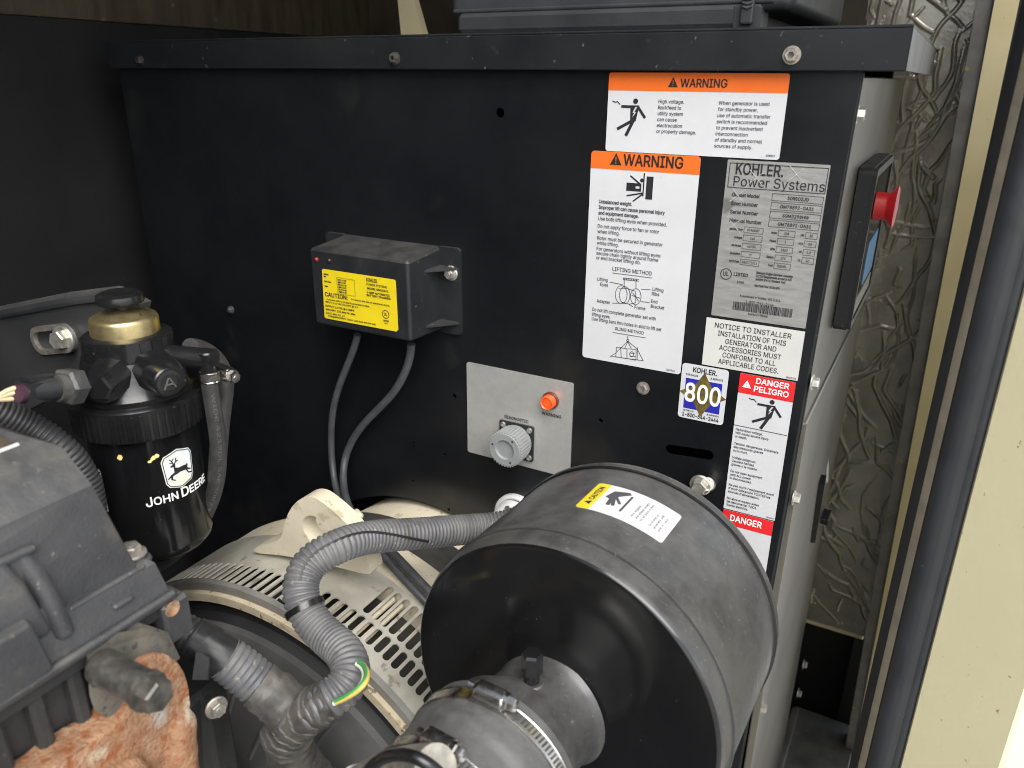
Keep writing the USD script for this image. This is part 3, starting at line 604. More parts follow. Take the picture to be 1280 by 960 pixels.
# ------------------------------------------------------------------ diagnostic plate
f7 = crop(570, 440, .17708)
a, b = f7(80, 75), f7(822, 880)
dp = thing('diagnostic_plate', (-.33, 0, 1.08), 'square silver diagnostic plate with grey connector cap and orange lamp', 'instrument plate')
x0, x1, z0, z1 = -.3903, -.2725, 1.0345, 1.1348
part(dp, 'plate', ext(rrect(x0, z0, x1, z1, .0025), -.0012, -.00005), 'plate_silver', False)
k = Ink(-.00122); k.t('DIAGNOSTIC', (f7(348, 462)[0], f7(430, 480)[1]), .0030, wid(f7, (348, 462), (515, 495)), True); k.put(dp); k = Ink(-.00122); k.t('WARNING', (f7(610, 438)[0], f7(680, 452)[1]), .0030, wid(f7, (610, 438), (747, 465)), True); k.put(dp); k = Ink(-.00122); k.t('GM71840', (x1-.001, z0+.0015), .0012, None, False, 'r'); k.put(dp)
lc = atY(570+670*.17708, 440+340*.17708, -.0012); lm = part(dp, 'warning_lamp', cat(lathe([(.0070, 0), (.0086, 0), (.0086, .002), (.0080, .003), (.0070, .003)], lc, (0, -1, 0), 32)), 'lamp_rim', 30)
part(lm, 'lens', lathe([(0, .0005), (.0071, .0005), (.0069, .0085), (.0060, .0103), (.0050, .0090), (.003, .0098), (0, .0093)], lc, (0, -1, 0), 32), 'lamp_orange', 35)
fx0, fz1 = f7(318, 475); fx1, fz0 = f7(552, 765)
zt_, zb_ = f7(430, 500)[1], f7(430, 735)[1]
fc = np.array([(fx0+fx1)/2, 0, (zt_+zb_)/2]); hw = (fx1-fx0)/2
fl = part(dp, 'connector_flange', ext(rrect(fc[0]-hw, fc[2]-hw, fc[0]+hw, fc[2]+hw, .002), -.0032, -.0011), 'black_plastic', False)
for sx in (-1, 1):
    for sz in (-1, 1): part(fl, 'screw', lathe([(0, .0002), (.0030, .0002), (.0026, .0018), (.0009, .0022), (.0009, .0012), (0, .0012)], fc+np.array([sx*hw*.78, -.003, sz*hw*.78]), (0, -1, 0), 16), 'zinc')
cp = fc.copy(); cp[1] = -.003; R = hw*.97
L = .024
body = lathe([(0, 0), (R*.93, 0), (R*.93, L-.0008), (R*.90, L), (R*.56, L), (R*.52, L-.0028), (0, L-.0028)], cp, (0, -1, 0), 48)
cpp = part(dp, 'connector_cap', body, 'cap_grey', 30)
ri = []
for i in range(36):
    a = i*2*np.pi/36; u = np.array([math.cos(a), 0, math.sin(a)]); v = np.array([-math.sin(a), 0, math.cos(a)])
    ri.append(hull([cp+u*rr_+v*s_*.00075*ww+np.array([0, -y_, 0]) for rr_, ww in ((R*.9, 1.5), (R*1.0, .8)) for s_ in (-1, 1) for y_ in (.004, L-.0006)]))
part(cpp, 'grip_ridges', cat(*ri), 'cap_grey', 20)
for a in (.9, 2.9, 5.2): part(cpp, 'pin', cyl(cp+np.array([math.cos(a)*R*.75, -L+.0005, math.sin(a)*R*.75]), cp+np.array([math.cos(a)*R*.75, -L-.0002, math.sin(a)*R*.75]), .0011, n=10), 'ink')

# ------------------------------------------------------------------ battery charger
D = -.055
ch = thing('battery_charger', (-.48, 0, 1.165), 'black plastic battery charger box with yellow label, screwed to the cabinet', 'battery charger')
cx0, cx1, cz0, cz1 = -.5375, -.4180, 1.1660, 1.2440
zb1 = 1.2485; r = .004
body = rhull([(x, y, z) for (y, x0_, x1_, z0_, z1_) in ((D+r, cx0, cx1, cz0, cz1), (-.001, cx0-.0008, cx1+.0008, cz0-.001, zb1)) for x in (x0_+r, x1_-r) for z in (z0_+r, z1_-r)], r, 12)
bd = part(ch, 'case', body, 'black_plastic', 35)
part(bd, 'lid_seam', rhull([(cx0+.004, -.018, zb1-.0024), (cx1-.004, -.018, zb1-.0024), ], .0008, 8), 'cover_black')
for s_, xa in ((1, cx1), (-1, cx0)):
    xe = xa + s_*.0232
    fl = part(ch, 'mounting_flange', ext(rrect(min(xa-s_*.003, xe), cz0-.0035, max(xa-s_*.003, xe), zb1+.0005, .004), -.004, -.0003), 'black_plastic', False)
    for z_ in (cz0+.010, zb1-.018):
        part(fl, 'gusset', hull([(xa, -.030, z_), (xa, -.030, z_-.0022), (xa, -.003, z_+.0006), (xa, -.003, z_-.0030), (xe-s_*.001, -.0035, z_), (xe-s_*.001, -.0035, z_-.0022)]), 'black_plastic', 20)
    zz_ = atY(562, 341, -.004)[2] if s_ > 0 else 1.225
    part(ch, 'screw', hexbolt((xa+s_*.0135, -.004, zz_), (0, -1, 0), .0052, .005), 'zinc')
    part(fl, 'hole', cyl((xa+s_*.0135, -.0042, cz0+.020), (xa+s_*.0135, -.0037, cz0+.020), .0024, n=14), 'ink')
for i, (px, py) in enumerate(((396, 324), (412, 325.5))):
    p = atY(px, py, D); part(ch, 'led', lathe([(0, 0), (.0022, 0), (.0020, .0012), (.001, .0022), (0, .0026)], p, (0, -1, 0), 16), 'led_red' if i == 0 else 'led_dark')
f8 = lambda a, b: atY(370+a*.1797, 280+b*.1797, D)[[0, 2]]
yl = Polygon([f8(182, 318), f8(190, 312), f8(680, 386), f8(694, 396), f8(712, 735), f8(700, 748), f8(210, 655), f8(200, 645)])
lb_ = part(ch, 'yellow_label', ext(yl, D-.0004, D-.00003), 'yellow_print', False, label='yellow caution label on the charger box')
k = Ink(D-.00042)
k.t('CAUTION:', f8(205, 500), .0042, f8(362, 520)[0]-f8(205, 500)[0], True); k.t('KOHLER.', f8(493, 398), .0034, f8(570, 404)[0]-f8(493, 398)[0], True); k.t('POWER SYSTEMS', f8(495, 425), .0022, f8(635, 436)[0]-f8(495, 420)[0])
k.t('MODEL GM28491', f8(498, 452), .0020, f8(645, 466)[0]-f8(498, 452)[0], True); k.t('6 AMP AUTOMATIC', f8(497, 480), .0020, f8(655, 500)[0]-f8(497, 480)[0], True); k.t('BATTERY CHARGER', f8(495, 500), .0020, f8(660, 520)[0]-f8(495, 500)[0], True)
zz_ = f8(200, 352)[1]
for i, (a_, b_) in enumerate((('Indicator', ''), ('Red', 'DELTA 1.5 A/C'), ('', 'AMPS 1.0 A/C'), ('Red & Green', 'DELTA 1.5 A/C'), ('', 'AMPS 1.5 A/C'), ('Green', 'DELTA 0.5 A/C'), ('', 'AMPS 0.1 A/C'))):
    z_ = zz_-i*.0024
    if a_: k.t(a_, (f8(195, 345)[0], z_), .0015, None, True, wf=.72)
    if b_: k.t(b_, (f8(292, 370)[0], z_-.0012), .0015, None, True, wf=.72)
e = sbox(f8(285, 370)[0], zz_-.0168, f8(408, 385)[0], zz_-.0006); k.poly(e.difference(e.buffer(-.0002)))
k.t('To reduce the risk of electrical shock,', f8(385, 527), .0016, f8(658, 572)[0]-f8(385, 527)[0])
for s_, p, xe in (('connect only to properly grounded outlet.', (218, 527), 512), ('INPUT: 115 VAC 50/60HZ @ 2 A', (208, 545), 430), ('OUTPUT: 12 VDC @ 6 AMPS', (207, 572), 405), ('MAX BAT: 120 Amp Hr. Max.', (212, 597), 415), ('DATE: May 20, 13', (213, 622), 340), ('Chargeable Battery Types: Lead Acid and Gel Cell', (228, 642), 553)):
    k.t(s_, f8(*p), .0018, f8(xe, p[1])[0]-f8(*p)[0], s_[0] in 'OM')
c = f8(626, 628); k.poly(ell(c, .0042, .0042, .0006)); k.t('UL', (c[0], c[1]-.0013), .0028, None, True, 'c', .8); k.t('LISTED', (c[0], c[1]-.0072), .0015, None, True, 'c'); k.t('1F76', (c[0], c[1]-.0095), .0012, None, False, 'c'); k.put(lb_)

# two cables hanging from the charger
pa = [atY(447, 418, -.028), atY(436, 452, -.024), atY(419, 500, -.018), atY(414, 550, -.018), atY(418, 600, -.030), atY(436, 650, -.090), atY(468, 684, -.152), atY(500, 718, -.164), atY(530, 750, -.170), atY(570, 790, -.172)]
solo('power_cable', tube(pa, .0037, 90), 'cable_grey', 'thin grey cable from the left underside of the charger, curving steeply down', 'cable')
pb = [atY(514, 430, -.028), atY(510, 455, -.025), atY(490, 493, -.018), atY(455, 530, -.012), atY(432, 572, -.016), atY(430, 610, -.040), atY(446, 650, -.085), atY(486, 687, -.150), atY(518, 720, -.161), atY(545, 748, -.167), atY(590, 790, -.170)]
solo('power_cable', tube(pb, .0041, 90), 'cable_grey', 'grey cable from the right underside of the charger, bending in an S', 'cable')

# ------------------------------------------------------------------ alternator
AX, AZ = -.4395, .7630
AY = -.2595
al = thing('alternator', (AX, -.1, .5), 'cream alternator with slotted steel guard and lifting eye', 'alternator')
O = np.array([AX, 0, AZ])
def alp(R, deg, y): a = math.radians(deg); return np.array([AX+R*math.sin(a), y, AZ+R*math.cos(a)])
part(al, 'adapter_rim', lathe([(.2195, -AY), (.2235, -AY+.0005), (.2272, -AY), (.2278, -AY-.004), (.2278, -AY-.012), (.2195, -AY-.012)], O, (0, -1, 0), 128), 'cream_rim', 35)
part(al, 'bell_housing', lathe([(.2193, -AY-.03), (.2193, -AY-.006), (.208, -AY-.004), (.2035, -AY+.002), (.202, -AY+.004)], O, (0, -1, 0), 96), 'bellhousing', 40)
hs = [lathe([(.2035, -AY+.001), (.2015, -AY+.008), (.197, -AY+.011), (.125, -AY+.050), (.10, -AY+.052), (0, -AY+.052)], O, (0, -1, 0), 96)]
fh = part(al, 'flywheel_cover', hs[0], 'casting_grey', 30)
for dg in (-34, -17, 0, 14, 30, 48, 66):
    p0, p1 = alp(.194, dg, AY-.0125), alp(.128, dg, AY-.048)
    part(fh, 'rib', rhull([p0, p1], .0022, 8), 'casting_grey')
part(al, 'frame', lathe([(.0, -.20), (.12, -.20), (.175, -.10), (.186, .01), (.186, .205), (.15, .205)], O, (0, -1, 0), 96), 'cream_paint', 35)
part(al, 'stator_core', lathe([(.190, .06), (.206, .06), (.206, .235), (.190, .235)], O, (0, -1, 0), 96), 'stator_dark', 35)
RG = .2345
# slotted guard: flat pattern (arc length, y) with slots, bent round the axis
g = sbox(math.radians(-95)*RG, -.2545, math.radians(95)*RG, -.170)
cuts = []
def slot_(deg, ya, yb, w): cuts.append(LineString([(math.radians(deg)*RG, ya), (math.radians(deg)*RG, yb)]).buffer(w/2, quad_segs=3))
for i in range(38): 
    d_ = -78+i*2.2
    if d_ < 9.5: slot_(d_, -.2485, -.2250, .0054)
for i in range(34):
    d_ = 11.2+i*2.27
    slot_(d_, -.2330, -.2200, .0064)
    if d_ > 18.8: slot_(d_-.6, -.2105, -.1785, .0066)
g = g.difference(unary_union(cuts))
# split into small strips so that it bends smoothly
stp = []
edges = np.arange(-95, 95.01, 1.0)
for a_, b_ in zip(edges[:-1], edges[1:]):
    c_ = g.intersection(sbox(math.radians(a_)*RG, -.3, math.radians(b_)*RG, 0))
    if not c_.is_empty: stp.append(ext(c_, 0, .0016, 'xy'))
v, f = cat(*stp)
th = v[:, 0]/RG; rr_ = RG+v[:, 2]
gv = np.stack([AX+rr_*np.sin(th), v[:, 1], AZ+rr_*np.cos(th)], 1)
gp = part(al, 'slotted_guard', (gv, f), 'galvanised', False)
part(gp, 'guard_edge', lathe([(.2284, .2555), (RG-.0005, .2555), (RG+.0018, .2560), (RG+.0020, .2500)], O, (0, -1, 0), 128), 'galvanised_edge', 35)
part(al, 'guard_liner', lathe([(.211, .165), (.213, .20), (.2127, .25)], O, (0, -1, 0), 96), 'stator_dark', 40)
part(al, 'cream_ring', lathe([(.150, .125), (.2325, .125), (.2340, .132), (.2340, .172), (.2325, .1735), (.21, .1735)], O, (0, -1, 0), 128), 'cream_paint', 35)
for dg in (21, 23.3, 13.8, 16.5): 
    a_, b_ = alp(.2285, dg, -.232), alp(.2285, dg, -.180); part(al, 'winding_lug', rhull([a_, b_], .0032, 8), 'cream_paint')
# lifting eye
ey0, ey1 = -.207, -.191
def e2(px, py): p = atY(px, py, ey0); return (p[0], p[2])
s = .28125
K = lambda a, b: e2(200+a*s, 600+b*s)
outer = Polygon([K(405, 325), K(430, 292), K(500, 278), K(530, 268), K(548, 230), K(560, 165), K(595, 105), K(640, 74), K(685, 76), K(725, 102), K(778, 146), K(830, 195), K(878, 260), K(915, 340), K(938, 405), K(930, 425), K(760, 380), K(560, 335)])
def chaikin(p, n=3):
    p = np.asarray(p)[:-1]
    for _ in range(n): p = np.stack([.75*p+.25*np.roll(p, -1, 0), .25*p+.75*np.roll(p, -1, 0)], 1).reshape(-1, 2)
    return Polygon(p)
outer = chaikin(outer.exterior.coords)
hl = affinity.scale(Point(K(690, 225))  .buffer(.0128, quad_segs=16), 1.1, 1.1)
eye = man(ext(outer.difference(hl), ey0, ey1))
part(al, 'lifting_eye', eye, 'cream_paint', 35)
part(al, 'rust_patch', hull([(AX+.04, .02, .93), (AX+.12, .02, .95), (AX+.12, .06, .95), (AX+.04, .06, .93), (AX+.08, .04, .91)]), 'rust')
p = atY(450, 645, -.12); part(al, 'grease_cap', rhull([p, p+(-.004, 0, .003)], .0035), 'cream_paint')

# ------------------------------------------------------------------ air cleaner canister
AC = np.array([-.1630, -.2610, 1.0250]); RA = .1118; ad = np.array([.03, .997, -.03]); ad /= np.linalg.norm(ad)
LA = .130
ac = thing('air_cleaner', AC+ad*LA/2, 'large glossy black air cleaner canister with dusty top', 'air cleaner')
part(ac, 'lid', lathe([(0, .0), (.05, .0), (.095, .0), (RA-.0052, .0002), (RA-.0042, .0005), (RA-.0034, .0010), (RA-.0026, .0020)], AC, ad, 128), 'canister_lid', 60)
part(ac, 'lid_skirt', lathe([(RA-.0026, .0020), (RA-.0017, .0036), (RA-.0010, .006), (RA-.0002, .0135), (RA, .0165)], AC, ad, 128), 'canister', 60)
part(ac, 'seam_band', lathe([(RA-.001, .0160), (RA+.0012, .0166), (RA+.0014, .0182), (RA+.0004, .0192), (RA, .0205)], AC, ad, 128), 'canister', 50)
bdy = part(ac, 'body', lathe([(RA, .0200), (RA+.0003, .04), (RA+.0003, LA-.006), (RA+.0012, LA-.004), (RA+.0018, LA-.002), (RA+.0012, LA), (RA-.004, LA+.001), (0, LA+.001)], AC, ad, 128), 'canister', 50)
part(ac, 'rear_rim', lathe([(RA-.0005, LA-.0105), (RA+.0016, LA-.0100), (RA+.0020, LA-.0085), (RA+.0008, LA-.0070)], AC, ad, 128), 'gloss_black', 50)
# wrapped caution label
ua, va, wa = frame_of(ad)
def canw(phi, h, off): # phi from the top towards +x
    up = np.array([0, 0, 1.]); up = up-ad*(up@ad); up /= np.linalg.norm(up); sd = np.cross(ad, up)
    phi = np.asarray(phi); return AC + np.asarray(h)[..., None]*ad + (RA+.0003+np.asarray(off))[..., None]*(np.sin(phi)[..., None]*sd + np.cos(phi)[..., None]*up)
def can_uv(px, py):
    d = ray(px, py); o = CAM-AC; dp_, op = d-ad*(d@ad), o-ad*(o@ad)
    a, b, c = dp_@dp_, dp_@op, op@op-RA**2; t_ = (-b-math.sqrt(b*b-a*c))/a; q = o+d*t_
    up = np.array([0, 0, 1.]); up = up-ad*(up@ad); up /= np.linalg.norm(up); sd = np.cross(ad, up)
    return math.atan2(q@sd, q@up), q@ad
f9 = lambda a, b: can_uv(700+a*.140625, 590+b*.140625)
c00, c01, c10, c11 = f9(118, 310), f9(360, 118), f9(880, 630), f9(1105, 405)   # near-left, far-left, near-right, far-right
ph0, ph1 = (c00[0]+c01[0])/2, (c10[0]+c11[0])/2; h0, h1 = (c00[1]+c10[1])/2, (c01[1]+c11[1])/2
sgn = 1 if ph1 > ph0 else -1
Wd, Hd = abs(ph1-ph0)*RA, h1-h0
def wrap(poly_or_mesh, off, depth=.0003, ink=False):
    """flat (u along the girth from the yellow end, v along the axis) bent onto the canister"""
    v_, f_ = poly_or_mesh if isinstance(poly_or_mesh, tuple) else ext(poly_or_mesh, 0, 1, 'xy')
    t_ = trimesh.Trimesh(v_, f_, process=True); t_ = t_.subdivide_to_size(.0035, max_iter=12) if not ink else t_
    v_ = np.array(t_.vertices); zz_ = v_[:, 2]/max(1e-9, v_[:, 2].max())
    return canw(ph0+sgn*v_[:, 0]/RA, h0+v_[:, 1], off+zz_*depth), np.array(t_.faces)
def unit(poly): v_, f_ = ext(poly, 0, .001, 'xy'); return v_, f_
cl = part(bdy, 'caution_label', wrap(unit(rrect(0, 0, Wd, Hd, .002)), .0001), 'white_vinyl', 40, label='white caution label with yellow end on the canister top')
ORIGIN[cl] = ORIGIN[bdy]
full = rrect(0, 0, Wd, Hd, .002); yb_ = full.intersection(sbox(0, 0, Wd*.155, Hd))
part(bdy, 'caution_band', wrap(unit(yb_), .00032, .0002), 'yellow_print', 40)
def tcan(s_, u, v0, h, w=None, bold=False):
    """lettering running along the axis, its top towards the yellow end"""
    v_, f_ = tmesh(s_, bold); sx = w/(v_[:, 0].max()-v_[:, 0].min()) if w else h*.9
    X = (v_[:, 0]-v_[:, 0].min())*sx; Y = v_[:, 1]*h
    return np.stack([u-Y, v0+X, v_[:, 2]], 1), f_
ms = [wrap(tcan('CAUTION', Wd*.115, Hd*.34, Wd*.062, Hd*.52, True), .00048, .0002, True), wrap(unit(affinity.rotate(tri(0, 0, Wd*.07), 90, origin=(0, 0)).buffer(0) if False else Polygon([(Wd*.115, Hd*.16), (Wd*.115, Hd*.30), (Wd*.045, Hd*.23)])), .00048, .0002)]
part(bdy, 'caution_lettering', cat(*ms), 'ink', False)
hand = unary_union([Polygon([(Wd*.20, Hd*.55), (Wd*.24, Hd*.80), (Wd*.40, Hd*.90), (Wd*.43, Hd*.84), (Wd*.33, Hd*.66), (Wd*.30, Hd*.52), (Wd*.26, Hd*.50)]),
    stroke([(Wd*.27, Hd*.62), (Wd*.29, Hd*.32)], Wd*.045), stroke([(Wd*.29, Hd*.60), (Wd*.34, Hd*.34)], Wd*.04), stroke([(Wd*.31, Hd*.62), (Wd*.39, Hd*.45)], Wd*.035), sbox(Wd*.44, Hd*.22, Wd*.465, Hd*.80)])
tx_ = [wrap(unit(hand), .0003, .0002)]
for i, (s_, ww) in enumerate((('Hot engine', .42), ('and exhaust system.', .62), ('Do not touch or burn', .62), ('', 0), ('Do not work on', .42), ('generator until', .50), ('unit is cool.', .48))):
    if s_: tx_.append(wrap(tcan(s_, Wd*(.60+.052*i), Hd*.22, Wd*.030, Hd*ww), .0003, .0002, True))
part(bdy, 'label_print', cat(*tx_), 'ink_grey', False)
# outlet neck, weld ring and sensor plug
NC = np.array([-.1720, -.261, 1.0205])
NB = NC+np.array([.0050, .001, -.0065]); nd = NC+np.array([-.0040, -.0610, -.0045])-NB; nl = np.linalg.norm(nd); nd = nd/nl
part(ac, 'outlet_neck', lathe([(.0375, -.006), (.0425, -.001), (.0412, .0012), (.0392, .0045), (.0384, .012), (.0386, .026), (.0470, .040), (.0470, nl), (.037, nl+.001)], NB, nd, 64), 'canister', 40)
pp = atY(665, 842, -.283); pt_ = pp+np.array([0, 0, .0])
na = NB+nd*(-.283-NB[1])/nd[1]; bz = na[2]+math.sqrt(max(0, .0386**2-(pp[0]-na[0])**2))
pb0 = np.array([pp[0], -.283, bz-.002])
part(ac, 'neck_boss', lathe([(0, 0), (.0078, 0), (.0078, .0026), (.0068, .0036), (0, .0036)], pb0, (0, 0, 1), 24), 'steel_dark')
pl = part(ac, 'neck_plug', cat(cyl(pb0+(0, 0, .003), pb0+(0, 0, .019), .0050, n=20), hull([pb0+np.array([math.cos(a)*.0066*q, math.sin(a)*.0066*q, h]) for a in np.arange(6)*np.pi/3+.35 for q, h in ((1, .0105), (1, .0235), (.85, .0252))])), 'gloss_black', 25)

# ------------------------------------------------------------------ intake hose with two worm clamps
ih = thing('intake_hose', NC+np.array([0, -.1, 0]), 'black rubber intake hose joined to the canister neck by steel clamps', 'hose')
hp = [NC+np.array(q) for q in ((-.003, -.046, -.004), (-.0040, -.061, -.0045), (-.006, -.080, -.0052), (-.0085, -.0985, -.0065), (-.013, -.122, -.010), (-.024, -.150, -.018), (-.044, -.178, -.034), (-.072, -.20, -.06))]
qp, L = spline(hp, 80); sarr = np.linspace(0, L, 80)
rad = np.interp(sarr, [0, .001, .020, .030, .034, .055, .060, L], [.0480, .0522, .0524, .0522, .0505, .0490, .0480, .046])
part(ih, 'hose', sweep(qp, rad, 56), 'rubber_hose', 40)
def wormclamp(parent, c, d, r, w, ang, tilt=0, nm='clamp', scr=1):
    u, v, wv = frame_of(d)
    cm = part(parent, nm, lathe([(r-.001, -w/2), (r+.0008, -w/2), (r+.0009, -w/2+.0006), (r+.0004, -w/2+.0012), (r+.0004, w/2-.0012), (r+.0009, w/2-.0006), (r+.0008, w/2), (r-.001, w/2)], c, d, 96), 'stainless', 30)
    ms = []
    for k in range(-4, 40):
        a = ang - .20 - k*.052
        e = u*math.cos(a)+v*math.sin(a); tt = -u*math.sin(a)+v*math.cos(a); o_ = c+e*(r+.0002)
        ms.append(hull([o_+e*h+wv*s1*w*.27+tt*(s2*.00062+s1*.0005) for h in (0, .0005) for s1 in (-1, 1) for s2 in (-1, 1)]))
    part(cm, 'thread_slots', cat(*ms), 'steel_dark', False)
    e = u*math.cos(ang)+v*math.sin(ang); tt = -u*math.sin(ang)+v*math.cos(ang); o_ = c+e*(r+.005)
    hs = rhull([o_+tt*s1*.0075+wv*s2*w*.18+e*s3*.0006 for s1 in (-1, 1) for s2 in (-1, 1) for s3 in (-1, 1)], .0042, 10)
    part(cm, 'screw_housing', cat(hs, hull([o_+tt*s1*.011+wv*s2*w*.5-e*h for s1 in (-1, 1) for s2 in (-1, 1) for h in (.0036, .0046)])), 'stainless', 35)
    sc = o_-tt*.0085*scr
    part(cm, 'screw', cat(cyl(sc, sc-tt*scr*.003, .0052, .0052, 20), hexbolt(sc-tt*scr*.003, -tt*scr, .0042, .0048, False), cyl(o_+tt*scr*.008, o_+tt*scr*.015, .0026, n=12)), 'stainless', 30)
    return cm
c1 = NC+np.array([-.0040, -.0610, -.0045]); d1 = np.array([-.01, -1, -.02])
def ang_of(c, d, px, py, r):
    u, v, wv = frame_of(d); dd = ray(px, py); t_ = ((c-CAM)@wv)/(dd@wv); q = CAM+dd*t_-c; return math.atan2(q@v, q@u)
# first clamp: housing seen at the upper left of its ring
wormclamp(ih, c1, d1, .0532, .0095, ang_of(c1, d1, 614, 858, .047), scr=1)
c2 = NC+np.array([-.0085, -.0985, -.0065]); d2_ = np.array([-.10, -1, -.05])
wormclamp(ih, c2, d2_, .0500, .0095, ang_of(c2, d2_, 548, 918, .049), scr=1)
solo('black_cable', tube([atY(440, 1000, -.385), atY(462, 962, -.392), atY(490, 944, -.395), atY(522, 948, -.395), atY(548, 966, -.392), atY(575, 1000, -.385)], .0032, 60), 'gloss_black', 'black cable arching over the pipe end at the bottom edge', 'cable')
ep = thing('elbow_pipe', atY(480, 970, -.37), 'grey metal pipe end just below the hose at the bottom edge', 'pipe')
q_, _ = spline([atY(405, 1030, -.35), atY(450, 985, -.362), atY(500, 965, -.372), atY(545, 962, -.380)], 40)
part(ep, 'pipe', sweep(q_, .0125, 32), 'zinc_dull', 40)
part(ep, 'rolled_edge', lathe([(.012, -.002), (.0142, -.0015), (.0142, .0015), (.012, .002)], q_[17], q_[19]-q_[15], 40), 'zinc', 40)

# ------------------------------------------------------------------ harness conduit
hc = thing('wiring_harness', atY(400, 880, -.33), 'grey corrugated wiring conduit with a taped Y branch above the alternator', 'wiring conduit')
main = [atY(650, 650, -.098), atY(622, 658, -.112), atY(580, 662, -.135), atY(520, 667, -.180), atY(460, 672, -.222), atY(420, 684, -.252), atY(388, 705, -.270), atY(376, 735, -.284), atY(385, 768, -.291), atY(410, 797, -.295), atY(434, 822, -.303), atY(436, 850, -.315), atY(415, 872, -.328), atY(385, 895, -.337)]
part(hc, 'conduit', conduit(main, .0132, .0038, .0012), 'conduit_grey', 50)
trunk = [atY(376, 890, -.338), atY(360, 905, -.338), atY(352, 925, -.336), atY(375, 965, -.325), atY(410, 1010, -.31)]
left = [atY(372, 893, -.338), atY(345, 873, -.342), atY(312, 846, -.348), atY(280, 822, -.355)]
part(hc, 'conduit', conduit(left, .0145, .0044, .0010), 'conduit_grey', 50)
# taped junction: wrapped sleeves with spiral edges
def wrapped(pts, r0, r1, n=120, lap=.010, seed=0, amp=.0010):
    q, L = spline(pts, n); a = np.arange(40)*2*np.pi/40; s_ = np.linspace(0, L, n)[:, None]
    ph = (s_/lap + a[None]/(2*np.pi)) % 1.0
    rr = np.linspace(r0, r1, n)[:, None] + amp*(1-ph) + (meshkit.noise(np.stack([s_*130+0*a, 3*np.cos(a)[None]+0*s_, 3*np.sin(a)[None]+0*s_], -1), seed)-.5)*.0022
    return sweep(q, rr, 40)
part(hc, 'tape_wrap', wrapped([atY(415, 872, -.328), atY(396, 884, -.334), atY(374, 898, -.338), atY(356, 918, -.337)], .0128, .0165, lap=.008), 'tape', 60)
part(hc, 'tape_wrap', wrapped([atY(322, 855, -.346), atY(345, 872, -.342), atY(362, 893, -.338), atY(362, 930, -.334), atY(382, 968, -.325), atY(420, 1020, -.31)], .0150, .0175, lap=.011, seed=3), 'tape', 60)
blk = part(hc, 'tape_wrap', wrapped([atY(284, 824, -.354), atY(268, 814, -.357), atY(250, 803, -.36), atY(236, 793, -.362)], .0135, .0128, 60, .02, 5, .0004), 'tape_black', 60, label='smooth black tape sleeve on the left branch')
part(hc, 'conduit', conduit([atY(244, 799, -.362), atY(228, 790, -.364), atY(205, 778, -.366), atY(190, 770, -.367)], .0122, .0042, .0012), 'conduit_dark', 50)
# cable tie
q, L = spline(main, 200); k0 = int(np.argmin(np.linalg.norm(q-atY(392, 757, -.279), axis=1)))
dv = q[k0+2]-q[k0-2]
ti = part(hc, 'cable_tie', cat(lathe([(.0126, -.0022), (.0145, -.0022), (.0145, .0022), (.0126, .0022)], q[k0], dv, 40)), 'gloss_black')
p = atY(368, 757, -.282); part(ti, 'tie_head', cat(bx(p[0]-.004, p[0]+.003, p[1]-.003, p[1]+.003, p[2]-.003, p[2]+.003), tube([p, p+(-.008, -.002, .0005), p+(-.013, -.003, .003)], .0011, 12, 8)), 'gloss_black')
# wires showing through the slit of the conduit
for i, (mt, dx, dy) in enumerate((('wire_green', 0, 0), ('wire_yellow', 2.5, 1.5), ('wire_white', -2.5, 2.5))):
    w_ = [atY(442+dx, 832+dy, -.318), atY(451+dx*.9, 846+dy, -.326), atY(446+dx, 860+dy, -.3345), atY(430+dx, 873+dy, -.341), atY(412+dx*.6, 882+dy*1.2, -.345)]
    part(hc, 'wire', tube([q+np.array([0, .0050, -.0008]) for q in w_], .0015, 40, 10), mt)
# slit along the side of the conduit
sl = []
q2, L = spline(main, 520)
for i in range(150, 330, 3):
    t_ = q2[i+1]-q2[i-1]; t_ /= np.linalg.norm(t_); vw = CAM-q2[i]; vw -= t_*(vw@t_); vw /= np.linalg.norm(vw); sd = np.cross(t_, vw)
    k_ = -.55+.9*math.sin((i-150)/180*2.4); nrm = vw*math.cos(k_)+sd*math.sin(k_); s2 = np.cross(t_, nrm)
    o_ = q2[i]+nrm*.0131
    sl.append(hull([o_+t_*a*.0013+s2*b*.0008+nrm*c for a in (-1, 1) for b in (-1, 1) for c in (-.001, .0004)]))
part(hc, 'slit', cat(*sl), 'ink', False)

# conduit fitting on the panel behind the canister
p0 = atY(646, 640, 0.)
cf = thing('conduit_fitting', p0, 'light grey round conduit fitting on the panel behind the canister', 'fitting')
part(cf, 'ring', lathe([(.0, 0), (.0255, 0), (.0255, .004), (.0235, .006), (.0215, .006), (.0215, .002)], p0+(.001, 0, -.004), (0, -1, 0), 48), 'fitting_grey', 30)
fp = p0+np.array([.001, -.004, -.004])
part(cf, 'hood', lathe([(.0215, 0), (.0212, .012), (.019, .030), (.017, .031)], fp, (0, -1, -.15), 40, 0, np.pi), 'fitting_grey', 40)
part(cf, 'screw', cyl(fp+(0, -.018, .0195), fp+(0, -.019, .0212), .0026, n=12), 'steel_dark')
part(cf, 'wire', tube([fp+(-.012, -.01, -.004), fp+(-.014, -.045, -.004), fp+(-.010, -.085, .002)], .0035, 16, 10), 'wire_blue')
part(cf, 'wire', tube([fp+(-.004, -.01, -.004), fp+(-.006, -.045, .001), fp+(-.004, -.085, .006)], .0033, 16, 10), 'wire_blue')
part(cf, 'wire', tube([fp+(-.014, -.01, -.010), fp+(-.016, -.045, -.004), fp+(-.013, -.085, .000)], .0030, 16, 10), 'wire_white')

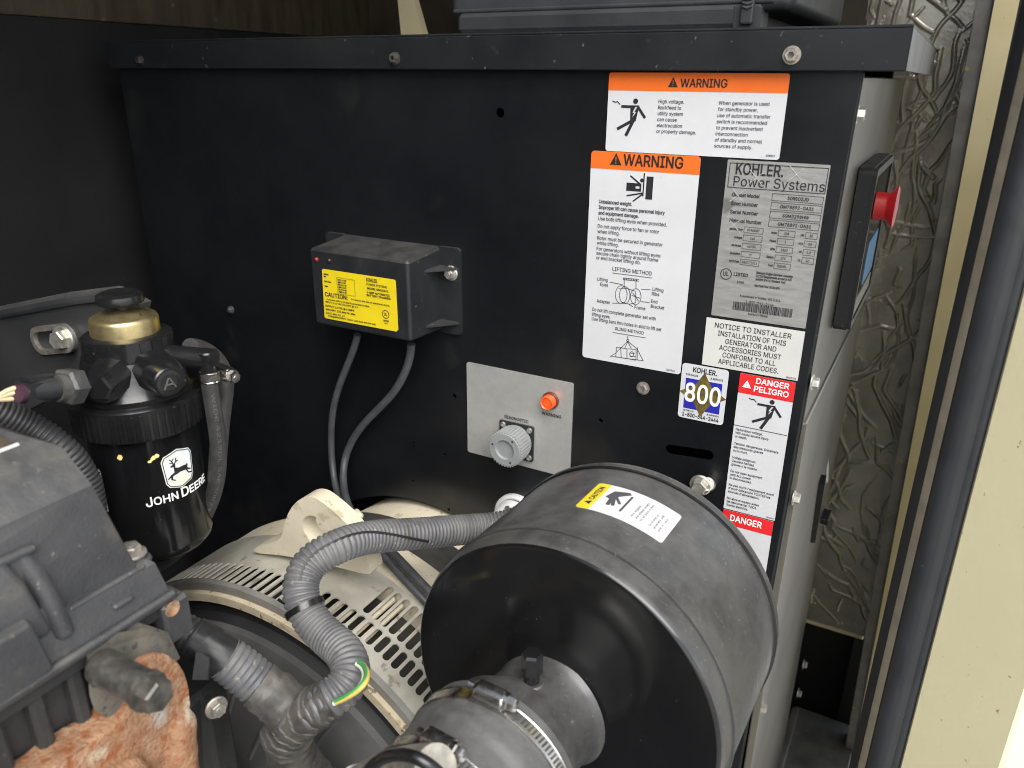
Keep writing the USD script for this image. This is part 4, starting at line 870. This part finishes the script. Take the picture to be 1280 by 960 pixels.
# ------------------------------------------------------------------ fuel filter
FX, FY = -.4950, -.2900
ff = thing('fuel_filter', (FX, FY, 1.02), 'black fuel filter and water separator with brass priming pump on top', 'fuel filter')
dist = math.hypot(FX-CAM[0], FY-CAM[1])
zf = lambda px, py, r: atH(px, py, dist-r)[2]
RCAN, RCOL, RR2, RBR, RKN = .0385, .0452, .0296, .0226, .0160
zcb, zct = zf(151, 560, RCOL), zf(151, 517, RCOL)
zcan = zf(186, 706, RCAN*.9)
z2b, z2t = zf(151, 459, RR2), zf(161, 429, RR2)
zbb, zbt = zf(163, 428, RBR), zf(161, 403, RBR)
zk0, zk1 = zf(160, 386, RKN), zf(160, 378, RKN)
O = np.array([FX, FY, 0])
can = part(ff, 'canister', lathe([(0, zcan-.004), (.020, zcan-.004), (RCAN-.006, zcan-.001), (RCAN-.0015, zcan+.004), (RCAN, zcan+.010), (RCAN, zcb+.002), (0, zcb+.002)], O, (0, 0, 1), 96), 'can_black', 40)
col = part(ff, 'collar', lathe([(RCAN, zcb), (RCOL-.002, zcb), (RCOL-.0008, zcb+.002), (RCOL, zct-.002), (RCOL-.002, zct), (RCOL-.006, zct+.001), (RCOL-.010, zct+.004), (.030, zct+.010), (0, zct+.010)], O, (0, 0, 1), 96), 'gloss_black', 35)
ms = []
for i in range(52):
    a = i*2*np.pi/52; e = np.array([math.cos(a), math.sin(a), 0]); t_ = np.array([-math.sin(a), math.cos(a), 0])
    ms.append(hull([O+e*(RCOL+h)+t_*s1*.0009+np.array([0, 0, z_]) for h in (-.0012, .0007) for s1 in (-1, 1) for z_ in (zcb+.0015, zct-.0045)]))
part(col, 'grip_ribs', cat(*ms), 'gloss_black', 20)
hd = part(ff, 'head', cat(lathe([(.041, zct+.001), (.0415, zct+.0045), (.0385, zct+.009), (.0362, zct+.016), (.0345, z2b-.008), (.0330, z2b-.003), (.0315, z2b+.001), (0, z2b+.001)], O, (0, 0, 1), 72)), 'gloss_black', 40)
r2 = part(ff, 'pump_collar', lathe([(RR2-.001, z2b), (RR2, z2b+.001), (RR2-.0006, z2t-.001), (RR2-.003, z2t), (.02, z2t+.0005), (0, z2t+.0005)], O, (0, 0, 1), 72), 'gloss_black', 35)
ms = []
for i in range(22):
    a = i*2*np.pi/22; e = np.array([math.cos(a), math.sin(a), 0]); t_ = np.array([-math.sin(a), math.cos(a), 0])
    ms.append(hull([O+e*(RR2+h)+t_*s1*.0022+np.array([0, 0, z_]) for h in (-.0015, .0006) for s1 in (-1, 1) for z_ in (z2b+.002, z2t-.002)]))
part(r2, 'grip_ribs', cat(*ms), 'gloss_black', 20)
part(ff, 'brass_cap', lathe([(RBR, zbb-.001), (RBR+.0004, zbb), (RBR+.0002, zbt-.003), (RBR-.0008, zbt-.0010), (RBR-.0028, zbt), (RBR-.0055, zbt+.0002), (RBR-.0075, zbt+.0022), (.009, zbt+.0030), (.006, zbt+.0050), (0, zbt+.0050)], O, (0, 0, 1), 72), 'brass', 50)
kn = part(ff, 'pump_knob', cat(cyl(O+(0, 0, zbt+.005), O+(0, 0, zk0+.002), .0062, n=24), lathe([(0, zk0), (RKN-.003, zk0), (RKN-.0006, zk0+.0014), (RKN, zk0+.0034), (RKN-.0008, zk1+.0026), (RKN-.004, zk1+.0042), (RKN-.006, zk1+.0036), (0, zk1+.0032)], O, (0, 0, 1), 56)), 'gloss_black', 40)
# ports, plugs, fittings of the head
def fpt(px, py, r): return atH(px, py, dist-r)
cpt = O+np.array([0, 0, zf(160, 470, .03)])
q = fpt(211, 478, .0545); dq = q-O-np.array([0, 0, q[2]]); 
pg = part(ff, 'port_plug', cat(cyl(q-dq*.75, q, .0100, n=28, c=.001), lathe([(0, 0), (.0085, 0), (.0085, .001), (.006, .0012), (.006, .0004), (0, .0004)], q, dq, 28)), 'gloss_black')
t1 = np.cross([0, 0, 1.], dq); t1 /= np.linalg.norm(t1)
part(pg, 'plug_mark', cat(*[hull([q+dq/np.linalg.norm(dq)*h+t1*a+np.array([0, 0, b]) for h in (.0006, .0016) for a, b in s_]) for s_ in (((-.0045, -.004), (-.0035, -.004), (-.0005, .004), (.0005, .004)), ((.0035, -.004), (.0045, -.004), (.0005, .004), (-.0005, .004)), ((-.003, -.0016), (.003, -.0016), (-.003, -.0006), (.003, -.0006)))]), 'casting_grey')
q = fpt(122, 486, .048); dq = (q-O)*np.array([1, 1, 0]); u_, v_, w_ = frame_of(dq)
part(ff, 'hex_nut', cat(cyl(q-dq*.6, q-dq*.05, .0085), hull([q+(u_*math.cos(a)+v_*math.sin(a))*.0095*k_+w_*h for a in np.arange(6)*np.pi/3 for k_, h in ((1, -.012), (1, -.001), (.85, .001))])), 'gloss_black', 25)
hu = [fpt(150, 478, .032), fpt(205, 468, .038), fpt(180, 450, .034)]
part(ff, 'head_boss', cat(rhull([cpt+(0, 0, .002), fpt(208, 472, .038)], (.021, .0140)), rhull([cpt+(0, 0, 0), fpt(128, 482, .037)], (.021, .0125))), 'gloss_black', 40)
qo = atH(258, 447, dist-.030)
part(ff, 'outlet', cat(cyl(cpt+(0, 0, .006), qo, .0095, .0068, 28), cyl(qo, qo+(qo-cpt)*.12, .0062, n=20)), 'gloss_black', 40)
# mounting arm with slot and bolt, running left behind the filter
YB = -.262
G = lambda px, py: tuple(atY(px, py, YB)[[0, 2]])
arm = Polygon([G(-60, 405), G(20, 388), G(90, 374), G(150, 366), G(175, 380), G(160, 440), G(150, 480), G(85, 470), G(60, 500), G(-60, 560)]).buffer(.004).buffer(-.004)
sl_ = LineString([G(54, 425), G(85, 422)]).buffer(.0078)
ar = part(ff, 'mounting_arm', man(ext(arm.difference(sl_), YB, YB+.010)), 'casting_arm', 30)
part(ar, 'arm_edge', rhull([np.array([*atY(-60, 402, YB)[:1], YB, atY(-60, 402, YB)[2]]), atY(20, 387, YB), atY(90, 373, YB)], .0055), 'casting_arm', 40)
part(ar, 'arm_edge', rhull([atY(90, 373, YB), atY(150, 366, YB)], .0055), 'casting_arm', 40)
sl2 = sl_.buffer(.0045).difference(sl_)
part(ar, 'slot_lip', ext(sl2, YB-.0035, YB+.001), 'zinc_dull', 30)
bp = atY(80, 424, YB-.006); part(ar, 'bolt', cat(hexbolt(bp, (.15, -1, .1), .0082, .006), cyl(bp+(-.004, .03, 0), bp, .004), ), 'zinc', 30, label='zinc hex bolt in the slot of the arm')
# emblem and lettering on the canister
def canp(px, py):
    d = ray(px, py); o = CAM-O; a = d[0]**2+d[1]**2; b = d[0]*o[0]+d[1]*o[1]; c = o[0]**2+o[1]**2-RCAN**2
    t_ = (-b-math.sqrt(max(0, b*b-a*c)))/a; q = CAM+d*t_; return math.atan2(q[1]-FY, q[0]-FX), q[2]
a0, z0_ = canp(224, 586)
def wrapc(v_, f_, off, dep, fine=True):
    t_ = trimesh.Trimesh(v_, f_, process=True)
    if fine: t_ = t_.subdivide_to_size(.003, max_iter=10)
    v_ = np.array(t_.vertices); w_ = v_[:, 2]/max(1e-9, v_[:, 2].max()); r_ = RCAN+off+w_*dep
    th_ = a0+v_[:, 0]/RCAN
    return np.stack([FX+r_*np.cos(th_), FY+r_*np.sin(th_), z0_+v_[:, 1]], 1), np.array(t_.faces)
H_ = .0150
sh = Polygon([(-.0112, H_*.60), (-.0095, H_*.80), (0, H_), (.0095, H_*.80), (.0112, H_*.60), (.0100, -H_*.55), (.0082, -H_*.74), (0, -H_*.92), (-.0082, -H_*.74), (-.0100, -H_*.55)]).buffer(.0012)
bdg = part(can, 'emblem', wrapc(*unit(sh), .0001, .0002), 'badge_pearl', 40)
ORIGIN[bdg] = ORIGIN[can]
k_ = [unit(sh.buffer(-.0007).difference(sh.buffer(-.0013)))]
D_ = lambda *p: [(a*.0098, b*.0112) for a, b in p]
deer = unary_union([Polygon(D_((-.30, .22), (-.05, .12), (.35, .14), (.62, .10), (.68, .22), (.74, .05), (.66, -.12), (.95, -.30), (.98, -.38), (.55, -.26), (.40, -.22), (.05, -.20), (-.20, -.26), (-.55, -.32), (-.62, -.52), (-.40, -.66), (-.42, -.72), (-.74, -.56), (-.72, -.38), (-.95, -.50), (-.98, -.46), (-.70, -.22), (-.42, -.10), (-.42, .30), (-.62, .30), (-.68, .38), (-.50, .46), (-.40, .52), (-.28, .46))),
    LineString(D_((-.42, .48), (-.50, .72), (-.62, .86))).buffer(.0004), LineString(D_((-.50, .72), (-.36, .86))).buffer(.00035), LineString(D_((-.36, .50), (-.20, .62), (-.16, .84))).buffer(.0004), LineString(D_((-.24, .60), (-.04, .66))).buffer(.00035), LineString(D_((-.46, .60), (-.66, .62))).buffer(.00035),
    LineString(D_((.55, -.24), (.72, -.52), (.98, -.58))).buffer(.0005)])
k_.append(unit(deer))
part(can, 'emblem_print', cat(*[wrapc(*q_, .00032, .0002) for q_ in k_]), 'ink', False)
def tc(s_, x, z, h, w, bold=True, sp=0):
    v_, f_ = tmesh(s_, bold); X = (v_[:, 0]-v_[:, 0].min())/(v_[:, 0].max()-v_[:, 0].min())*w
    return np.stack([x+X, z+v_[:, 1]*h, v_[:, 2]], 1), f_
aj, zj = canp(183, 633); ae, ze = canp(243, 608)
xj, dz = (aj-a0)*RCAN, zj-z0_
wt = (ae-aj)*RCAN
tt_ = [tc('J', xj, dz-.0005, .0074, .0046), tc('OHN', xj+.0054, dz, .0060, .0172), tc('D', xj+.0252, dz-.0002, .0074, .0062), tc('EERE', xj+.0322, dz, .0060, .0205)]
part(can, 'lettering', cat(*[wrapc(*q_, .0001, .0002, False) for q_ in tt_]), 'white_print', False)
ad_, zd_ = canp(131, 560); ad2, zd2 = canp(121, 573)
tv = []
for s_, (px, py), h_, L_ in (('\u00b7DRAIN WATER REGULARLY\u00b7', (136, 640), .0026, .0350), ('WATER SEPARATOR', (129, 630), .0024, .0230), ('RE533026', (123, 622), .0030, .0200)):
    a_, z_ = canp(px, py); v_, f_ = tmesh(s_, True); X = (v_[:, 0]-v_[:, 0].min())/(v_[:, 0].max()-v_[:, 0].min())*L_
    tv.append(wrapc(np.stack([(a_-a0)*RCAN-v_[:, 1]*h_, z_-z0_+X, v_[:, 2]], 1), f_, .0001, .0002, False))
part(can, 'side_lettering', cat(*tv), 'white_print', False)
cc = []
for px, py, s_ in ((150, 572, .0022), (192, 572, .0016), (196, 570, .0018), (187, 577, .0014), (190, 574, .0014)):
    a_, z_ = canp(px, py); g_ = Polygon([((a_-a0)*RCAN+s_*(.7+.5*random.random())*math.cos(t_), z_-z0_+s_*(.7+.5*random.random())*math.sin(t_)) for t_ in np.arange(7)*2*np.pi/7]); cc.append(wrapc(*unit(g_), .0001, .0001))
part(can, 'paint_chip', cat(*cc), 'paint_chip', False)
p = fpt(193, 450, RR2+.001); part(r2, 'paint_dab', rhull([p, p+(.001, .0005, .001)], .0016, 8), 'paint_teal')

# fuel hose
fh_ = thing('fuel_hose', qo, 'grey rubber fuel hose looping down the right side of the fuel filter', 'hose')
hz = atH(262, 470, dist-.028)
hpts = [hz+(.001, -.001, .004), atH(265, 500, dist-.028), atH(273, 560, dist-.025), atH(270, 605, dist-.018), atH(258, 640, dist-.008), atH(238, 672, dist+.002), atH(210, 698, dist+.012), atH(180, 715, dist+.02)]
part(fh_, 'hose', tube(hpts, .0060, 90, 28), 'fuel_hose', 50)
part(fh_, 'elbow', tube([atH(238, 434, dist-.008), atH(255, 438, dist+.004), atH(272, 452, dist+.010), atH(281, 474, dist+.008), atH(279, 505, dist-.004), atH(275, 540, dist-.016), atH(273, 565, dist-.020), atH(270, 600, dist-.012)], .0066, 80, 26), 'fuel_hose', 50, label='upper hose bend behind the outlet')
part(fh_, 'barb', cyl(qo+(.002, -.001, .006), hz+(0, 0, -.004), .0056, n=24, c=.001), 'gloss_black')
dv = hz-atH(265, 500, dist-.028)
cm = wormclamp(fh_, hz, dv, .0064, .0080, ang_of(hz, dv, 282, 465, .01), nm='hose_clamp')
# faint print along the hose
q2, L = spline(hpts, 200); ml = []
s_tr = 'WIDE 4219DL SAE 30R7 FUEL LINE'
v_, f_ = tmesh(s_tr, False); X = (v_[:, 0]-v_[:, 0].min())/(v_[:, 0].max()-v_[:, 0].min())
i0, i1 = 14, 150; ii = i0+X*(i1-i0); pos = np.stack([np.interp(ii, np.arange(200), q2[:, k]) for k in range(3)], 1)
T_ = np.gradient(q2, axis=0); T_ = np.stack([np.interp(ii, np.arange(200), T_[:, k]) for k in range(3)], 1); T_ /= np.linalg.norm(T_, axis=1, keepdims=True)
N_ = CAM-pos; N_ -= T_*(N_*T_).sum(1, keepdims=True); N_ /= np.linalg.norm(N_, axis=1, keepdims=True); S_ = np.cross(N_, T_)
ang = (v_[:, 1]*.0024-.0012)/.0060+.2
part(fh_, 'print', (pos+(np.cos(ang)[:, None]*N_+np.sin(ang)[:, None]*S_)*(.00604+v_[:, 2:3]/.02*.0001), f_), 'hose_print', False)

# sensor connector with its wires, left of the filter
sc = thing('sensor_connector', atH(60, 490, dist-.04), 'black plug connector with hex sensor screwed into the fuel filter head', 'connector')
pA, pB, pC, pD = atH(108, 481, dist-.034), atH(70, 486, dist-.05), atH(38, 490, dist-.055), atH(12, 494, dist-.058)
u_, v_, w_ = frame_of(pB-pA)
part(sc, 'hex_body', cat(hull([atH(96, 482, dist-.04)+(u_*math.cos(a)+v_*math.sin(a))*.0125*k_+w_*h for a in np.arange(6)*np.pi/3 for k_, h in ((.88, -.001), (1, .0006), (1, .010), (.86, .012))]), cyl(pA, atH(95, 482, dist-.04), .007), cyl(atH(86, 484, dist-.045), pB, .0095, .0085)), 'engine_cover', 25)
part(sc, 'plug', cat(cyl(pB-w_*.002, pC, .0072, n=24), hull([pC+(u_*a+v_*b)*.0062+w_*h for a in (-1, 1) for b in (-1, 1) for h in (-.016, .006)])), 'black_plastic', 25)
part(sc, 'plug_clip', hull([pC+np.array([0, 0, .007])+u_*a*.004+w_*h+np.array([0, 0, c]) for a in (-1, 1) for h in (-.020, .002) for c in (0, .003)]), 'black_plastic')
part(sc, 'seal', cyl(pC+w_*.005, pC+w_*.0095, .0056, n=20), 'wire_purple')
for i, z_ in enumerate((-.003, .001, .004)): part(sc, 'wire', tube([pC+w_*.006+(0, 0, z_), pD+(0, 0, z_*.8), atH(-15, 500+i*3, dist-.06)], .0016, 16, 8), 'wire_tan')
solo('conduit_branch', conduit([atH(-40, 492, dist-.03), atH(0, 516, dist-.03), atH(40, 536, dist-.03), atH(75, 560, dist-.035), atH(100, 590, dist-.035), atH(112, 625, dist-.035), atH(112, 660, dist-.035)], .0105, .0034, .0010), 'conduit_dark', 'black corrugated conduit running down left of the fuel filter', 'wiring conduit', 50)

# ------------------------------------------------------------------ engine
en = thing('engine', (-.45, -.6, .6), 'dark grey diesel engine top with plastic rocker cover and rusty manifold', 'engine')
XS = -.340
XFAR = -.60
zg = atX(95, 815, XS)[2]
yr = -.3945
def E(px, py, x): return atX(px, py, x)
# rocker cover: lower tray with the bolt shelf, raised box, nearer bump
tray = hull([(XS+.001, yr-.002, zg+.002), (XS-.004, yr-.004, zg+.020), (XS-.007, yr-.006, zg+.0225), (XFAR, yr-.006, zg+.0225), (XFAR, yr, zg+.001), (XS+.001, -1.1, zg+.002), (XS-.004, -1.1, zg+.020), (XS-.007, -1.1, zg+.0225), (XFAR, -1.1, zg+.0225), (XFAR, -1.1, zg+.001)])
ybk = -.4170
sec = [(XS-.006, ybk+.010, zg+.018), (XS-.009, ybk+.003, 1.179), (XS-.0135, ybk-.001, 1.2055), (XS-.034, ybk-.0005, 1.2222), (XS-.058, ybk-.014, 1.2312), (XFAR+.04, ybk-.016, 1.2312), (XFAR, ybk, 1.20), (XFAR, ybk, zg+.018)]
up = hull(sec+[(a, -1.1, c) for a, b, c in sec])
near = rhull([(XS-.004, -.462, zg+.020), (XS-.004, -.468, 1.178), (XS-.018, -.474, 1.2005), (XS-.05, -.474, 1.2005), (XS-.004, -1.1, zg+.020), (XS-.004, -1.1, 1.178), (XS-.018, -1.1, 1.2005), (XS-.06, -1.1, 1.2005)], .0035, 10)
rib = rhull([(XS-.003, -.4535, zg+.014), (XS-.006, -.4555, zg+.036), (XS-.014, -.458, zg+.056), (XS-.03, -.4535, zg+.012)], .0050, 12)
groove = bx(XS-.002, XS+.02, -.4445, -.4425, zg+.012, zg+.030, 0)
rc = part(en, 'rocker_cover', (tray+up+near+rib), 'engine_cover', 28)
part(rc, 'seam', rhull([(XS-.0055, -.446, zg+.0205), (XS-.0055, -.405, zg+.0205)], .0016, 8), 'engine_cover', 40)
part(rc, 'bolt_pad', lathe([(0, 0), (.0100, 0), (.0092, .0016), (0, .0016)], atX(165, 699, -.357)+(0, 0, -.0015), (0, 0, 1), 30), 'engine_cover')
bz_ = atX(165, 697, -.357); part(rc, 'cover_bolt', hexbolt((bz_[0], bz_[1], zg+.0235), (0, 0, 1), .0056, .0045), 'zinc_dull', 30)
flg = rhull([(XS+.001, yr-.001, zg-.001), (XFAR, yr-.001, zg-.001), (XS+.001, -1.1, zg-.001), (XFAR, -1.1, zg-.001)], .003, 8)
part(rc, 'flange_lip', flg, 'engine_cover', 40)
part(rc, 'edge_bead', rhull([(XS+.0030, yr-.002, zg+.0008), (XS+.0030, -1.1, zg+.0008)], .0022, 8), 'engine_cover', 40)
part(rc, 'front_step', rhull([(XS+.003, -.468, zg+.0045), (XS+.003, -.472, zg+.030), (XS-.02, -.468, zg+.030), (XS+.003, -1.1, zg+.0045), (XS+.003, -1.1, zg+.030), (XS-.02, -1.1, zg+.030)], .003, 10), 'engine_cover', 35)
part(rc, 'raised_pad', rhull([(XS-.0015, -.418, zg+.010), (XS-.0015, -.426, zg+.010)], (.0022, .0022), 8), 'engine_cover', 35)
for y_, z_ in ((-.455, zg+.060), (-.492, zg+.052)): part(rc, 'side_rib', rhull([(XS-.0095 if y_ > -.46 else XS-.002, y_, z_), (XS-.0095 if y_ > -.46 else XS-.002, y_-.020, z_+.001)], .0022, 8), 'engine_cover', 40)
# decal at the top left
de = lambda y_, k: np.array([XS-.034-k*.022, y_, 1.2222+k*.0085+.0004])
part(rc, 'decal', hull([de(y_, k)+(0, 0, h) for y_ in (-.60, -.432) for k in (.45, .52) for h in (0, .0006)]), 'white_paper', False)
part(rc, 'decal_field', hull([de(y_, k)+(0, 0, h) for y_ in (-.60, -.434) for k in (.53, .95) for h in (0, .0004)]), 'brown_board', False)
# head and block below
part(en, 'cylinder_head', (bx(XFAR, XS-.012, -1.1, -.400, zg-.11, zg-.003, .003)+bx(XFAR, XS-.001, -1.1, -.4, zg-.014, zg-.0025, .002)), 'engine_black', 28)
part(en, 'block', bx(XFAR, XS-.03, -1.1, -.345, .62, zg-.1105, .004), 'engine_black')
hp_ = atX(216, 761, XS+.004)
lug = bx(-.395, XS+.004, -.404, -.3865, zg-.031, zg-.004, .002) - man(cyl((XS-.02, hp_[1], hp_[2]), (XS+.02, hp_[1], hp_[2]), .0042, n=20))
lg = part(en, 'lifting_lug', lug, 'engine_cover', 28)
part(lg, 'rusty_hole', lathe([(.0, -.004), (.0030, -.004), (.0040, .0), (.0044, .0005), (.0047, .0002)], (XS+.0038, hp_[1], hp_[2]), (1, 0, 0), 20), 'rust')
for i, y_ in enumerate((-.452, -.472, -.492, -.512, -.53)):
    part(en, 'intake_rib', bx(XS-.014, XS-.004, y_-.004, y_+.004, zg-.075, zg-.012, .002), 'engine_black')
# exhaust port boss
port = hull([E(108, 812, XS+.001), E(165, 775, XS+.001), E(210, 790, XS+.004), E(225, 822, XS+.012), E(150, 905, XS+.006), E(118, 888, XS+.002), E(112, 870, XS+.001), E(120, 812, XS-.02), E(200, 790, XS-.02), E(130, 890, XS-.02)])
part(en, 'exhaust_port', port, 'dirty_casting', 40)
gas = hull([E(118, 815, XS+.0015), E(125, 795, XS+.004), E(180, 785, XS+.006), E(205, 792, XS+.006), E(125, 812, XS+.001), E(170, 800, XS+.001)])
part(en, 'port_gasket', gas, 'dirty_casting', 40)
sA, sB = E(122, 833, XS+.002), E(200, 872, XS+.046)
dS = np.array([1., 0, 0]); sB = np.array([XS+.048, *E(200, 872, XS+.048)[1:]]); sA = sB-dS*.046
sd = part(en, 'long_bolt', cat(cyl(sA, sB-dS*.010, .0092, n=28, c=.001), cyl(sB-dS*.0105, sB-dS*.008, .0104, n=28), hull([sB+np.array([h, math.cos(a)*.0088*q_, math.sin(a)*.0088*q_]) for a in np.arange(6)*np.pi/3+.5 for q_, h in ((1, -.009), (1, -.0008), (.88, .0006))])), 'steel_dark', 28)
# rusty manifold
XM = -.320
M = lambda px, py, x=XM: atX(px, py, x)
mp = chaikin([M(*p)[[1, 2]] for p in ((196, 827), (222, 823), (241, 838), (251, 868), (254, 900), (243, 925), (262, 990), (150, 1060), (-40, 1110), (-60, 1040), (50, 992), (105, 952), (150, 922), (172, 900), (180, 872), (182, 846), (196, 827))], 3)
fl = man(ext(mp, XM-.030, XM-.009, 'yz')) + rhull([M(150, 976, -.330), M(60, 1030, -.330), M(-60, 1095, -.330)], (.0150, .0190, .0200)) + rhull([M(224, 905, -.331), M(224, 1000, -.329)], (.0095, .0125))
fl = fl.refine_to_length(.003)
t_ = trimesh.Trimesh(*tm(fl), process=True); trimesh.smoothing.filter_taubin(t_, iterations=24)
nv = np.array(t_.vertices); nv += np.array(t_.vertex_normals)*((meshkit.fbm(nv*120)-.5)*.0022)[:, None]
part(en, 'exhaust_manifold', (nv, np.array(t_.faces)), 'rust', True, label='heavily rusted orange exhaust manifold casting')
part(en, 'bracket', hull([atX(245, 815, -.345), atX(262, 822, -.345), atX(258, 850, -.345), atX(240, 850, -.345), atX(250, 815, -.36), atX(262, 850, -.36)]), 'engine_cover', 25)
part(en, 'bracket', hull([atX(250, 868, -.345), atX(262, 880, -.345), atX(275, 960, -.345), atX(255, 990, -.345), atX(250, 880, -.36), atX(262, 985, -.36)]), 'engine_black', 25)
p = atX(270, 884, -.338); part(en, 'bracket_bolt', hexbolt(p, (1, -.3, .1), .0050, .004), 'zinc_dull')

# ------------------------------------------------------------------ tool case lying on the cabinet
tcx = thing('tool_case', (-.28, .15, 1.436), 'black plastic tool case lying on top of the cabinet', 'tool case')
yc = .03; zc0 = 1.4365
xL, xR = -.424, -.1525
part(tcx, 'base_shell', rhull([(x, y, z) for x in (xL+.012, xR-.010) for y in (yc+.008, yc+.25) for z in (zc0+.006, zc0+.012)], .006, 10), 'case_black', 35)
part(tcx, 'lid_shell', rhull([(x, y, z) for x, dx in ((xL+.006, 0), (xR+.020, 0)) for y in (yc+.016, yc+.25) for z in (zc0+.0225, zc0+.07)], .010, 12), 'case_black', 40)
part(tcx, 'rim', rhull([(x, y, zc0+.0195) for x in (xL+.002, xR+.012) for y in (yc+.008, yc+.255)], .0022, 10), 'case_black', 40)
p = atY(934, 14, yc-.001)
lc_ = part(tcx, 'latch', rhull([(p[0]-.003, yc-.0005, p[2]-.007), (p[0]+.003, yc-.0005, p[2]-.007), (p[0]-.003, yc-.0005, p[2]+.010), (p[0]+.003, yc-.0005, p[2]+.010)], .0022, 8), 'case_black', 35)
for i in range(3): part(lc_, 'latch_ridge', rhull([(p[0]-.0035, yc-.003, p[2]+.003+i*.0028), (p[0], yc-.0034, p[2]+.0018+i*.0028), (p[0]+.0035, yc-.003, p[2]+.003+i*.0028)], .0006, 6), 'case_black')
part(tcx, 'end_foot', bx(xR-.016, xR+.006, yc+.002, yc+.03, zc0-.001, zc0+.017, .002), 'case_black')
